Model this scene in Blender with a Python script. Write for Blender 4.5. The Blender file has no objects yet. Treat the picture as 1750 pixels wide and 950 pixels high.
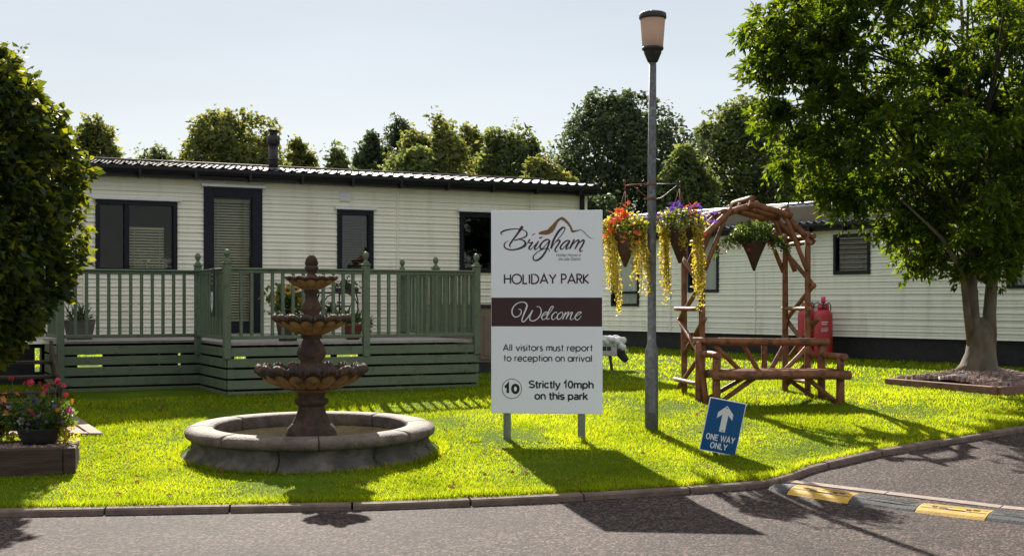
import bpy, math, random
import numpy as np
from mathutils import Vector, Matrix
from mathutils.geometry import tessellate_polygon

# ------------------------------------------------------------------ camera, sky, sun, exposure
scene = bpy.context.scene
COL = scene.collection
R = math.radians
F = 2200.0            # focal length in photo pixels (photo 1750 wide)
EYE = 1.56            # eye height above the road
HOR = 515.0           # horizon row of the photo
cam_d = bpy.data.cameras.new('camera')
cam = bpy.data.objects.new('camera', cam_d); COL.objects.link(cam)
cam.location = (0, 0, EYE); cam.rotation_euler = (R(90), 0, 0)
cam_d.sensor_width = 36.0; cam_d.lens = F / 1750 * 36.0
cam_d.shift_y = (HOR - 475.0) / 1750.0
cam_d.clip_end = 5000; cam_d.clip_start = 0.05
scene.camera = cam

SUN_EL, SUN_AZ = 32.3, -12.5      # azimuth measured from +Y towards +X
world = bpy.data.worlds.new('World'); scene.world = world; world.use_nodes = True
wn = world.node_tree.nodes; wl = world.node_tree.links
bg = wn['Background']; bg.inputs['Strength'].default_value = 0.05
sky = wn.new('ShaderNodeTexSky'); sky.sky_type = 'NISHITA'; sky.sun_disc = False
sky.sun_elevation = R(SUN_EL); sky.sun_rotation = R(SUN_AZ)
sky.air_density = 1.0; sky.dust_density = 0.3; sky.ozone_density = 1.0; sky.altitude = 50
fill_veil = wn.new('ShaderNodeMix'); fill_veil.data_type = 'RGBA'        # added veil evens the sky; brightened overhead, out of view, for fill light
fill_veil.inputs[0].default_value = 0.8; fill_veil.inputs[7].default_value = (9.0, 9.6, 10.3, 1)
_tc = wn.new('ShaderNodeTexCoord'); _sp = wn.new('ShaderNodeSeparateXYZ'); wl.new(_tc.outputs['Generated'], _sp.inputs[0])
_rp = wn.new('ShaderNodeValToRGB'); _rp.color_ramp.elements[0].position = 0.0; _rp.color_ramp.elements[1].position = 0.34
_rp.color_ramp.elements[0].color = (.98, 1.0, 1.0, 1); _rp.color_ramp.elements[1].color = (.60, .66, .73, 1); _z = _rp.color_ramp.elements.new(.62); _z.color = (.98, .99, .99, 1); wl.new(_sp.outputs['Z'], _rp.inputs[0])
_ns = wn.new('ShaderNodeTexNoise'); _ns.inputs['Scale'].default_value = 2.2; _ns.inputs['Detail'].default_value = 4
_mp = wn.new('ShaderNodeMapping'); _mp.inputs['Scale'].default_value = (1, 1, 5); wl.new(_tc.outputs['Generated'], _mp.inputs[0]); wl.new(_mp.outputs[0], _ns.inputs[0])
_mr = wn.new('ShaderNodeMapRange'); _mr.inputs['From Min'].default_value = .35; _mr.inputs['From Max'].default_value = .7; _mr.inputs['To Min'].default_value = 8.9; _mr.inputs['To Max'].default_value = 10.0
wl.new(_ns.outputs[0], _mr.inputs[0])
_ml = wn.new('ShaderNodeVectorMath'); _ml.operation = 'SCALE'; wl.new(_rp.outputs[0], _ml.inputs[0]); wl.new(_mr.outputs[0], _ml.inputs['Scale']); wl.new(_ml.outputs[0], fill_veil.inputs[7])
wl.new(sky.outputs[0], fill_veil.inputs[6]); wl.new(fill_veil.outputs[2], bg.inputs[0])
sun_d = bpy.data.lights.new('sun', 'SUN'); sun_d.energy = 5.0; sun_d.angle = R(0.5); sun_d.color = (1.0, 0.93, 0.82)
sun = bpy.data.objects.new('sun', sun_d); COL.objects.link(sun)
_s = Vector((math.sin(R(SUN_AZ)) * math.cos(R(SUN_EL)), math.cos(R(SUN_AZ)) * math.cos(R(SUN_EL)), math.sin(R(SUN_EL))))
sun.rotation_euler = (-_s).to_track_quat('-Z', 'Y').to_euler(); sun.location = _s * 60
scene.view_settings.view_transform = 'Standard'; scene.view_settings.look = 'None'
scene.view_settings.exposure = 1.08; scene.view_settings.gamma = 1.0
scene.view_settings.use_curve_mapping = False
scene.render.engine = 'CYCLES'
scene.cycles.max_bounces = 10; scene.cycles.transparent_max_bounces = 12
scene.cycles.diffuse_bounces = 5; scene.cycles.glossy_bounces = 3; scene.cycles.transmission_bounces = 6
scene.cycles.caustics_reflective = False; scene.cycles.caustics_refractive = False
scene.cycles.sample_clamp_indirect = 6
scene.cycles.use_denoising = True

# ------------------------------------------------------------------ helpers
def px2(px, D):            # world X of a photo column at depth D
    return (px - 875.0) / F * D
def zz(py, D):             # world Z of a photo row at depth D
    return EYE - (py - HOR) / F * D

def gnd(y):                # the ground rises gently away from the road
    y = np.asarray(y, dtype=float)
    a = np.clip(y - 9.86, 0, 6.14) * 0.056
    return a + np.clip(y - 16.0, 0, 40) * 0.010
def g1(y): return float(gnd(y))

def M(name, c1, c2=None, scale=6.0, rough=0.6, bump=0.0, bscale=60.0, metal=0.0, spec=0.4, detail=6.0,
      stretch=(1, 1, 1), lo=0.35, hi=0.65, c3=None, s3=2.0, l3=0.55, h3=0.75, coat=0.0, bdist=0.01):
    m = bpy.data.materials.new(name); m.use_nodes = True
    nt = m.node_tree; n = nt.nodes; l = nt.links
    p = n['Principled BSDF']
    p.inputs['Roughness'].default_value = rough; p.inputs['Metallic'].default_value = metal
    p.inputs['Specular IOR Level'].default_value = spec
    p.inputs['Coat Weight'].default_value = coat
    p.inputs['Base Color'].default_value = (*c1, 1)
    tc = n.new('ShaderNodeTexCoord'); mp = n.new('ShaderNodeMapping'); mp.inputs['Scale'].default_value = stretch
    l.new(tc.outputs['Object'], mp.inputs[0])
    last = None
    if c2 is not None:
        t = n.new('ShaderNodeTexNoise'); t.inputs['Scale'].default_value = scale; t.inputs['Detail'].default_value = detail
        l.new(mp.outputs[0], t.inputs[0])
        r = n.new('ShaderNodeValToRGB'); r.color_ramp.elements[0].position = lo; r.color_ramp.elements[1].position = hi
        r.color_ramp.elements[0].color = (*c1, 1); r.color_ramp.elements[1].color = (*c2, 1)
        l.new(t.outputs[0], r.inputs[0]); last = r.outputs[0]
        if c3 is not None:
            t2 = n.new('ShaderNodeTexNoise'); t2.inputs['Scale'].default_value = s3; t2.inputs['Detail'].default_value = 8
            l.new(mp.outputs[0], t2.inputs[0])
            r2 = n.new('ShaderNodeValToRGB'); r2.color_ramp.elements[0].position = l3; r2.color_ramp.elements[1].position = h3
            l.new(t2.outputs[0], r2.inputs[0])
            mx = n.new('ShaderNodeMix'); mx.data_type = 'RGBA'
            l.new(r2.outputs[0], mx.inputs[0]); l.new(last, mx.inputs[6]); mx.inputs[7].default_value = (*c3, 1)
            last = mx.outputs[2]
        l.new(last, p.inputs['Base Color'])
    if bump > 0:
        t3 = n.new('ShaderNodeTexNoise'); t3.inputs['Scale'].default_value = bscale; t3.inputs['Detail'].default_value = 5
        l.new(mp.outputs[0], t3.inputs[0])
        b = n.new('ShaderNodeBump'); b.inputs['Strength'].default_value = bump; b.inputs['Distance'].default_value = bdist
        l.new(t3.outputs[0], b.inputs['Height']); l.new(b.outputs[0], p.inputs['Normal'])
    return m

def leafmat(name, cols, trans, tfac=0.45, rough=0.45, spec=0.4):
    """leaf: reflecting colour varies from leaf to leaf; light also passes through"""
    m = bpy.data.materials.new(name); m.use_nodes = True
    nt = m.node_tree; n = nt.nodes; l = nt.links
    p = n['Principled BSDF']; p.inputs['Roughness'].default_value = rough; p.inputs['Specular IOR Level'].default_value = spec
    ge = n.new('ShaderNodeNewGeometry')
    def ramp(cs):
        r = n.new('ShaderNodeValToRGB'); e = r.color_ramp.elements
        for i, c in enumerate(cs):
            pos = i / max(1, len(cs) - 1)
            if i < 2:
                el = e[i]; el.position = pos
            else:
                el = e.new(pos)
            el.color = (*c, 1)
        l.new(ge.outputs['Random Per Island'], r.inputs[0]); return r
    # element order matters: create ascending
    ra = ramp(cols); l.new(ra.outputs[0], p.inputs['Base Color'])
    rb = ramp(trans)
    tr = n.new('ShaderNodeBsdfTranslucent'); l.new(rb.outputs[0], tr.inputs[0])
    mx = n.new('ShaderNodeMixShader'); mx.inputs[0].default_value = tfac
    l.new(p.outputs[0], mx.inputs[1]); l.new(tr.outputs[0], mx.inputs[2])
    l.new(mx.outputs[0], n['Material Output'].inputs[0])
    return m

def glassmat(name, tint=(0.86, 0.88, 0.85), refl=0.018):
    m = bpy.data.materials.new(name); m.use_nodes = True
    nt = m.node_tree; n = nt.nodes; l = nt.links
    n.remove(n['Principled BSDF'])
    t = n.new('ShaderNodeBsdfTransparent'); t.inputs[0].default_value = (*tint, 1)
    g = n.new('ShaderNodeBsdfGlossy'); g.inputs['Roughness'].default_value = 0.02
    lw = n.new('ShaderNodeLayerWeight'); pw = n.new('ShaderNodeMath'); pw.operation = 'POWER'; pw.inputs[1].default_value = 5; l.new(lw.outputs['Facing'], pw.inputs[0])
    ad = n.new('ShaderNodeMath'); ad.operation = 'MULTIPLY_ADD'; ad.inputs[1].default_value = .9; ad.inputs[2].default_value = refl; ad.use_clamp = True
    l.new(pw.outputs[0], ad.inputs[0])
    ge = n.new('ShaderNodeNewGeometry')
    mx = n.new('ShaderNodeMixShader'); l.new(ad.outputs[0], mx.inputs[0]); l.new(t.outputs[0], mx.inputs[1]); l.new(g.outputs[0], mx.inputs[2])
    l.new(mx.outputs[0], n['Material Output'].inputs[0])
    return m

def obj_from(name, verts, faces, mat, parent=None, smooth=False, loc=None):
    me = bpy.data.meshes.new(name)
    me.from_pydata([tuple(v) for v in verts], [], faces)
    me.update()
    if smooth is True: me.polygons.foreach_set('use_smooth', [True] * len(me.polygons))
    elif smooth: me.polygons.foreach_set('use_smooth', smooth)
    if mat: me.materials.append(mat)
    o = bpy.data.objects.new(name, me); COL.objects.link(o)
    if parent: o.parent = parent
    if loc: o.location = loc
    return o

def mesh_np(name, V, nper, mat, parent=None):
    """V: (N*nper,3) array; N separate polygons of nper corners"""
    n = len(V) // nper
    me = bpy.data.meshes.new(name)
    me.vertices.add(len(V)); me.vertices.foreach_set('co', np.ascontiguousarray(V, dtype=np.float32).ravel())
    me.loops.add(len(V)); me.loops.foreach_set('vertex_index', np.arange(len(V), dtype=np.int32))
    me.polygons.add(n)
    me.polygons.foreach_set('loop_start', np.arange(0, len(V), nper, dtype=np.int32))
    me.polygons.foreach_set('loop_total', np.full(n, nper, dtype=np.int32))
    me.update(calc_edges=True); me.validate()
    me.materials.append(mat)
    o = bpy.data.objects.new(name, me); COL.objects.link(o)
    if parent: o.parent = parent
    return o

class MB:
    def __init__(s): s.v = []; s.f = []; s.s = []
    def add(s, vs, fs, smooth=False):
        o = len(s.v); s.v += [tuple(v) for v in vs]
        for f in fs: s.f.append(tuple(o + i for i in f)); s.s.append(smooth)
    def box(s, c, d, rot=None, ch=0.0):
        x, y, z = d[0] / 2, d[1] / 2, d[2] / 2
        if ch > 0:
            c2 = min(ch, x * .9, y * .9, z * .9); P = []
            for sx in (-1, 1):
                for sy in (-1, 1):
                    for sz in (-1, 1):
                        P += [(sx * (x - c2), sy * (y - c2), sz * z), (sx * (x - c2), sy * y, sz * (z - c2)), (sx * x, sy * (y - c2), sz * (z - c2))]
            import bmesh
            bm = bmesh.new()
            vs = [bm.verts.new(p) for p in P]
            bmesh.ops.convex_hull(bm, input=vs)
            bmesh.ops.dissolve_limit(bm, angle_limit=0.01, verts=bm.verts, edges=bm.edges)
            bm.verts.index_update(); V = [v.co.copy() for v in bm.verts]; Fs = [[v.index for v in f.verts] for f in bm.faces]; bm.free()
        else:
            V = [Vector((sx * x, sy * y, sz * z)) for sx in (-1, 1) for sy in (-1, 1) for sz in (-1, 1)]
            Fs = [(0, 1, 3, 2), (4, 6, 7, 5), (0, 4, 5, 1), (2, 3, 7, 6), (0, 2, 6, 4), (1, 5, 7, 3)]
        if rot is not None: V = [rot @ v for v in V]
        c = Vector(c); s.add([v + c for v in V], Fs)
        return s
    def bx(s, x0, x1, y0, y1, z0, z1, ch=0.0):
        return s.box(((x0 + x1) / 2, (y0 + y1) / 2, (z0 + z1) / 2), (x1 - x0, y1 - y0, z1 - z0), None, ch)
    def tube(s, pts, rad, seg=10, caps=True, smooth=True):
        pts = [Vector(p) for p in pts]
        if not hasattr(rad, '__len__'): rad = [rad] * len(pts)
        o = len(s.v); prev = None
        for i, p in enumerate(pts):
            t = (pts[min(i + 1, len(pts) - 1)] - pts[max(i - 1, 0)])
            if t.length < 1e-9: t = Vector((0, 0, 1))
            t.normalize()
            if prev is None:
                a = Vector((0, 0, 1)) if abs(t.z) < .9 else Vector((1, 0, 0))
                nrm = t.cross(a).normalized()
            else:
                nrm = (prev - t * prev.dot(t))
                nrm = nrm.normalized() if nrm.length > 1e-6 else t.orthogonal().normalized()
            prev = nrm; b = t.cross(nrm)
            for k in range(seg):
                an = 2 * math.pi * k / seg
                s.v.append(tuple(p + (nrm * math.cos(an) + b * math.sin(an)) * rad[i]))
        for i in range(len(pts) - 1):
            for k in range(seg):
                a = o + i * seg + k; b2 = o + i * seg + (k + 1) % seg
                s.f.append((a, b2, b2 + seg, a + seg)); s.s.append(smooth)
        if caps:
            s.f.append(tuple(o + k for k in reversed(range(seg)))); s.s.append(False)
            e = o + (len(pts) - 1) * seg
            s.f.append(tuple(e + k for k in range(seg))); s.s.append(False)
        return s
    def cyl(s, p0, p1, r0, r1=None, seg=14):
        return s.tube([p0, p1], [r0, r1 if r1 is not None else r0], seg)
    def log(s, p0, p1, r, rng=random, seg=10):
        p0 = Vector(p0); p1 = Vector(p1); n = 5
        off = Vector((rng.uniform(-1, 1), rng.uniform(-1, 1), rng.uniform(-1, 1))) * r * .18
        pts = [p0.lerp(p1, i / n) + off * math.sin(math.pi * i / n) for i in range(n + 1)]
        rr = [r * rng.uniform(.93, 1.07) for _ in range(n + 1)]; 
        d = (p1 - p0).normalized()
        pts = [p0 - d * .004] + pts + [p1 + d * .004]; rr = [r * .8] + rr + [r * .8]
        return s.tube(pts, rr, seg)
    def lathe(s, prof, seg=32, c=(0, 0, 0), mod=None, a0=0.0, a1=2 * math.pi, close=True, capends=False, smooth=True):
        o = len(s.v); n = len(prof); full = abs(a1 - a0 - 2 * math.pi) < 1e-6
        cnt = seg if full else seg + 1
        for k in range(cnt):
            th = a0 + (a1 - a0) * k / seg
            for i, (r, z) in enumerate(prof):
                rr, z2 = (r, z) if mod is None else mod(i, th, r, z)
                s.v.append((c[0] + rr * math.cos(th), c[1] + rr * math.sin(th), c[2] + z2))
        for k in range(seg):
            k2 = (k + 1) % cnt
            for i in range(n - 1):
                s.f.append((o + k * n + i, o + k2 * n + i, o + k2 * n + i + 1, o + k * n + i + 1)); s.s.append(smooth)
        if capends and not full:
            s.f.append(tuple(o + i for i in range(n))); s.s.append(False)
            s.f.append(tuple(o + (cnt - 1) * n + i for i in reversed(range(n)))); s.s.append(False)
        return s
    def ball(s, c, r, seg=14, rings=8, sc=(1, 1, 1), rot=None):
        V = []; Fs = []
        for i in range(rings + 1):
            ph = math.pi * i / rings
            for k in range(seg):
                th = 2 * math.pi * k / seg
                v = Vector((math.sin(ph) * math.cos(th) * r * sc[0], math.sin(ph) * math.sin(th) * r * sc[1], math.cos(ph) * r * sc[2]))
                if rot is not None: v = rot @ v
                V.append(v + Vector(c))
        for i in range(rings):
            for k in range(seg):
                Fs.append((i * seg + k, (i + 1) * seg + k, (i + 1) * seg + (k + 1) % seg, i * seg + (k + 1) % seg))
        s.add(V, Fs, True); return s
    def poly(s, pts):
        s.add(pts, [tuple(range(len(pts)))]); return s
    def build(s, name, mat, parent=None, loc=None):
        return obj_from(name, s.v, s.f, mat, parent, s.s, loc)

def thing(name, label, cat, loc=(0, 0, 0), rz=0.0, group=None):
    o = bpy.data.objects.new(name, None); COL.objects.link(o); o.empty_display_size = .2
    o.location = loc; o.rotation_euler = (0, 0, rz)
    o['label'] = label; o['category'] = cat
    if group: o['group'] = group
    return o
def tag(o, label=None, cat=None, group=None, kind=None):
    if label: o['label'] = label
    if cat: o['category'] = cat
    if group: o['group'] = group
    if kind: o['kind'] = kind
    return o

def leaf_quads(P, size, aspect, rng, up=0.3, droop=0.0, var=0.4, dirs=None):
    """rhombic leaves with base at P; returns (4N,3)"""
    n = len(P)
    d = rng.normal(size=(n, 3)); d[:, 2] = d[:, 2] * .7 - droop
    if dirs is not None: d = d * .6 + dirs
    d /= np.linalg.norm(d, axis=1)[:, None] + 1e-9
    u = rng.normal(size=(n, 3)); u[:, 2] += up * 3
    w = np.cross(d, u); w /= np.linalg.norm(w, axis=1)[:, None] + 1e-9
    nn = np.cross(w, d)
    L = size * (1 + var * (rng.random(n) * 2 - 1)); W = L * aspect
    P = np.asarray(P)
    m = P + d * (L * .48)[:, None]
    fold = nn * (W * .22)[:, None]
    a = m + w * (W * .5)[:, None] + fold; b = m - w * (W * .5)[:, None] + fold
    t = P + d * L[:, None] - nn * (L * .12)[:, None]
    return np.stack([P, b, t, a], 1).reshape(-1, 3)

# ------------------------------------------------------------------ materials
MT = {}
def asphalt():
    m = bpy.data.materials.new('asphalt'); m.use_nodes = True
    nt = m.node_tree; n = nt.nodes; l = nt.links; p = n['Principled BSDF']
    tc = n.new('ShaderNodeTexCoord')
    v = n.new('ShaderNodeTexVoronoi'); v.inputs['Scale'].default_value = 62; v.inputs['Randomness'].default_value = 1
    l.new(tc.outputs['Object'], v.inputs[0])
    sep = n.new('ShaderNodeSeparateColor'); l.new(v.outputs['Color'], sep.inputs[0])
    r = n.new('ShaderNodeValToRGB'); e = r.color_ramp.elements
    e[0].position = 0; e[0].color = (.011, .009, .009, 1); e[1].position = 1; e[1].color = (.215, .147, .125, 1)
    x = e.new(.35); x.color = (.028, .020, .019, 1); x = e.new(.7); x.color = (.074, .049, .043, 1)
    l.new(sep.outputs[0], r.inputs[0])
    t = n.new('ShaderNodeTexNoise'); t.inputs['Scale'].default_value = .9; t.inputs['Detail'].default_value = 7
    l.new(tc.outputs['Object'], t.inputs[0])
    r2 = n.new('ShaderNodeValToRGB'); r2.color_ramp.elements[0].position = .3; r2.color_ramp.elements[1].position = .75
    r2.color_ramp.elements[0].color = (.5, .49, .5, 1); r2.color_ramp.elements[1].color = (1, 1, 1, 1)
    l.new(t.outputs[0], r2.inputs[0])
    mx = n.new('ShaderNodeMix'); mx.data_type = 'RGBA'; mx.blend_type = 'MULTIPLY'; mx.inputs[0].default_value = 1
    l.new(r.outputs[0], mx.inputs[6]); l.new(r2.outputs[0], mx.inputs[7]); l.new(mx.outputs[2], p.inputs['Base Color'])
    p.inputs['Roughness'].default_value = .85; p.inputs['Specular IOR Level'].default_value = .22
    t4 = n.new('ShaderNodeTexVoronoi'); t4.feature = 'DISTANCE_TO_EDGE'; t4.inputs['Scale'].default_value = .55
    dn = n.new('ShaderNodeTexNoise'); dn.inputs['Scale'].default_value = 3; dn.inputs['Detail'].default_value = 6; l.new(tc.outputs['Object'], dn.inputs[0])
    dm = n.new('ShaderNodeMix'); dm.data_type = 'RGBA'; dm.inputs[0].default_value = .35; l.new(tc.outputs['Object'], dm.inputs[6]); l.new(dn.outputs[1], dm.inputs[7]); l.new(dm.outputs[2], t4.inputs[0])
    r4 = n.new('ShaderNodeValToRGB'); r4.color_ramp.elements[0].position = .004; r4.color_ramp.elements[1].position = .012
    r4.color_ramp.elements[0].color = (.55, .52, .5, 1); r4.color_ramp.elements[1].color = (1, 1, 1, 1); l.new(t4.outputs[0], r4.inputs[0])
    mx4 = n.new('ShaderNodeMix'); mx4.data_type = 'RGBA'; mx4.blend_type = 'MULTIPLY'; mx4.inputs[0].default_value = .8
    l.new(mx.outputs[2], mx4.inputs[6]); l.new(r4.outputs[0], mx4.inputs[7]); l.new(mx4.outputs[2], p.inputs['Base Color'])
    b = n.new('ShaderNodeBump'); b.inputs['Strength'].default_value = .8; b.inputs['Distance'].default_value = .006; b.invert = True
    l.new(v.outputs['Distance'], b.inputs['Height']); l.new(b.outputs[0], p.inputs['Normal'])
    return m
MT['asphalt'] = asphalt()
MT['soil'] = M('lawn_soil', (.055, .095, .006), (.08, .12, .009), 3, .95, .4, 50, spec=.03, c3=(.075, .06, .02), s3=1.3, l3=.6, h3=.8)
MT['field'] = M('field', (.05, .09, .015), (.08, .12, .02), 1.0, .9)
MT['kerb'] = M('kerb_concrete', (.13, .092, .073), (.20, .145, .118), 9, .85, .5, 120, spec=.2, c3=(.13, .09, .075), s3=5, l3=.56, h3=.75)
MT['strip'] = M('pale_concrete', (.24, .185, .155), (.32, .25, .215), 12, .8, .4, 120, c3=(.27, .22, .2), s3=4)
MT['grass'] = leafmat('grass_blade', [(.035, .06, .006), (.05, .078, .007), (.07, .09, .008), (.10, .09, .02)],
                      [(.42, .56, .008), (.52, .68, .010), (.68, .74, .012), (.74, .62, .05)], .68, .55, .1)
def patchy(m, sc, dull):
    nt = m.node_tree; n = nt.nodes; l = nt.links; tc = n.new('ShaderNodeTexCoord')
    t = n.new('ShaderNodeTexNoise'); t.inputs['Scale'].default_value = sc; t.inputs['Detail'].default_value = 5; l.new(tc.outputs['Object'], t.inputs[0])
    r = n.new('ShaderNodeValToRGB'); r.color_ramp.elements[0].position = .38; r.color_ramp.elements[1].position = .62
    r.color_ramp.elements[0].color = (*dull, 1); r.color_ramp.elements[1].color = (1, 1, 1, 1); l.new(t.outputs[0], r.inputs[0])
    for nd in list(n):
        if nd.type in ('BSDF_PRINCIPLED', 'BSDF_TRANSLUCENT'):
            sk = nd.inputs['Base Color'] if nd.type == 'BSDF_PRINCIPLED' else nd.inputs[0]; src = sk.links[0].from_socket
            mx = n.new('ShaderNodeMix'); mx.data_type = 'RGBA'; mx.blend_type = 'MULTIPLY'; mx.inputs[0].default_value = 1
            l.new(src, mx.inputs[6]); l.new(r.outputs[0], mx.inputs[7]); l.new(mx.outputs[2], sk)
patchy(MT['grass'], 1.1, (.60, .66, .45))
MT['clover'] = leafmat('clover_leaf', [(.03, .065, .008), (.05, .09, .012)], [(.36, .52, .012), (.50, .60, .02)], .5, .7, .02)
MT['siding'] = M('cream_siding', (.84, .79, .65), (.87, .83, .70), 2.5, .4, .06, 8, spec=.45, c3=(.66, .61, .47), s3=1.3, l3=.54, h3=.8, stretch=(3, 3, .45))
MT['siding_grey'] = M('pale_grey_siding', (.74, .73, .66), (.79, .78, .71), 2.5, .45, .06, 8, spec=.4, c3=(.56, .56, .48), s3=1.3, l3=.54, h3=.8, stretch=(3, 3, .45))
MT['upvc'] = M('black_frame', (.008, .009, .016), (.012, .013, .022), 8, .45, spec=.2)
MT['flash'] = M('white_flashing', (.80, .80, .80), (.74, .74, .74), 20, .5)
MT['gutter'] = M('black_gutter', (.008, .008, .010), (.012, .012, .014), 6, .45, spec=.25)
MT['roof'] = M('roof_tile_steel', (.05, .045, .045), (.09, .08, .075), 7, .62, .35, 60, spec=.09, c3=(.13, .11, .10), s3=4, l3=.55, h3=.8)
MT['roof2'] = M('roof_tile_grey', (.06, .065, .075), (.12, .125, .135), 7, .4, .35, 60, spec=.35, c3=(.2, .2, .19), s3=4, l3=.55, h3=.8)
MT['skirt'] = M('black_skirting', (.010, .010, .012), (.018, .018, .02), 8, .7)
MT['room'] = M('caravan_interior', (.16, .13, .10), (.22, .18, .13), 1.5, .8)
MT['blind'] = leafmat('venetian_blind', [(.78, .74, .58), (.82, .78, .64)], [(.85, .74, .5), (.85, .76, .55)], .4, .5)
MT['curtain'] = leafmat('net_curtain', [(.84, .85, .87), (.88, .89, .90)], [(.85, .85, .85), (.85, .85, .85)], .2, .8)
MT['glass'] = glassmat('window_glass')
MT['glass2'] = glassmat('window_glass_dark', (.5, .54, .53), .05)
MT['deck'] = M('green_paint', (.104, .138, .086), (.126, .162, .102), 6, .5, .3, 40, c3=(.078, .098, .066), s3=9, l3=.58, h3=.72, spec=.4, stretch=(1, 1, 1))
MT['board'] = M('grey_deck_boards', (.30, .27, .25), (.40, .37, .35), 14, .7, .4, 30, stretch=(1, 8, 1))
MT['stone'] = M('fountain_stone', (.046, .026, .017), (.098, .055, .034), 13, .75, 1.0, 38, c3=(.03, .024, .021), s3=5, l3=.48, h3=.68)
MT['stone_bounce'] = M('bowl_stone_bounce_lit', (.26, .14, .062), (.42, .25, .12), 9, .7, .8, 38, c3=(.09, .06, .045), s3=6, l3=.55, h3=.75)  # amber glow of light bounced off the grass, put into the underside colour
MT['stone_rim'] = M('basin_rim_stone', (.11, .082, .066), (.175, .132, .106), 11, .75, 1.0, 55, c3=(.075, .058, .048), s3=6, l3=.5, h3=.68)
MT['stone_base'] = M('basin_base_stone', (.06, .05, .042), (.15, .125, .105), 9, .8, 1.2, 30, c3=(.05, .048, .04), s3=3, l3=.47, h3=.68)
MT['water'] = M('dark_water', (.035, .03, .014), (.075, .06, .022), 3, .06, .35, 14, spec=.5, bdist=.02)
MT['white_board'] = M('sign_white', (.84, .85, .88), (.85, .86, .89), 1.5, .35, spec=.4)
MT['maroon'] = M('sign_maroon', (.038, .010, .012), (.046, .013, .014), 2, .4)
MT['ink'] = M('sign_dark_lettering', (.045, .012, .016), None, rough=.5)
MT['ink_black'] = M('sign_black_lettering', (.012, .012, .014), None, rough=.5)
MT['gold'] = M('sign_bronze', (.27, .12, .04), (.16, .075, .02), 7, .45)
MT['ink_white'] = M('sign_white_lettering', (.74, .74, .76), None, rough=.5)
MT['ring'] = M('sign_purple_ring', (.25, .03, .07), None, rough=.5)
MT['post_grey'] = M('grey_post', (.26, .27, .29), (.32, .33, .35), 14, .5, .15, 60)
MT['blue'] = M('sign_blue', (.006, .075, .24), (.008, .09, .27), 3, .4)
MT['galv'] = M('galvanised_steel', (.085, .088, .095), (.14, .145, .155), 22, .6, .25, 70, metal=.2, spec=.3, c3=(.24, .245, .25), s3=16, l3=.6, h3=.72)
MT['black_metal'] = M('black_metal', (.015, .015, .016), (.035, .03, .028), 20, .5, .3, 60)
MT['rust'] = M('rusty_iron', (.11, .035, .02), (.19, .07, .035), 30, .7, .4, 80)
MT['amber'] = M('amber_cap', (.6, .25, .03), None, rough=.4)
MT['wood'] = M('red_stained_log', (.135, .046, .016), (.23, .085, .031), 11, .6, .7, 26, c3=(.07, .028, .013), s3=9, l3=.55, h3=.66, spec=.45)
MT['wood_pale'] = M('weathered_log', (.20, .085, .036), (.28, .13, .06), 8, .6, .5, 30, c3=(.18, .08, .04), s3=6, l3=.55, h3=.75)
MT['sleeper'] = M('dark_sleeper', (.045, .031, .023), (.08, .055, .04), 7, .85, .8, 30, spec=.2, stretch=(.4, 1, 3), c3=(.025, .02, .016), s3=5)
MT['sleeper_red'] = M('brown_sleeper', (.17, .085, .055), (.25, .13, .085), 7, .75, .6, 30, c3=(.09, .05, .035), s3=5)
MT['gravel'] = leafmat('gravel_stone', [(.14, .09, .075), (.28, .19, .16), (.40, .30, .26)], [(.1, .1, .1), (.1, .1, .1)], 0.0, .8)
MT['bark'] = M('tree_bark', (.085, .066, .045), (.16, .125, .09), 7, .85, .9, 22, stretch=(1, 1, .35), c3=(.07, .07, .045), s3=3)
MT['bark_dark'] = M('dark_bark', (.04, .033, .025), (.075, .06, .045), 7, .9, .6, 18, stretch=(1, 1, .35))
MT['twig'] = M('brown_stem', (.12, .06, .03), (.16, .09, .05), 15, .8)
MT['gas_red'] = M('red_cylinder', (.42, .02, .035), (.48, .03, .045), 5, .4, .1, 30, spec=.5, c3=(.26, .015, .03), s3=4)
MT['pink'] = M('pink_cap', (.75, .08, .24), None, rough=.5)
MT['hose'] = M('black_hose', (.015, .015, .017), None, rough=.5)
MT['fleece'] = M('white_fleece', (.78, .78, .78), (.68, .68, .68), 20, .9, .9, 30, bdist=.03)
MT['sheep_box'] = M('sheep_board', (.42, .43, .43), (.52, .52, .47), 9, .8, .3, 40)
MT['wicker'] = M('wicker', (.04, .019, .012), (.085, .04, .022), 40, .8, .9, 90, stretch=(1, 1, 5))
MT['terracotta'] = M('terracotta', (.22, .07, .04), (.28, .10, .055), 8, .8)
MT['pot_grey'] = M('grey_pot', (.10, .095, .09), (.15, .14, .13), 8, .7)
MT['pot_dark'] = M('dark_pot', (.02, .02, .022), (.035, .033, .03), 9, .6)
MT['cupboard'] = M('brown_panel', (.17, .125, .095), (.21, .155, .12), 5, .6, .1, 20)
MT['yellow_rub'] = M('yellow_rubber', (.52, .30, .035), (.60, .37, .05), 12, .65, .3, 60, c3=(.33, .2, .05), s3=7, l3=.58, h3=.75)
MT['black_rub'] = M('black_rubber', (.04, .04, .043), (.07, .07, .074), 12, .7, .3, 60, spec=.25, c3=(.10, .10, .10), s3=6, l3=.58, h3=.75)
MT['brick'] = M('worn_paving', (.27, .18, .14), (.36, .26, .21), 10, .85, .5, 60)
MT['frost'] = leafmat('frosted_lamp', [(.55, .46, .42), (.55, .46, .42)], [(.90, .80, .73), (.90, .80, .73)], .7, .35)

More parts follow.
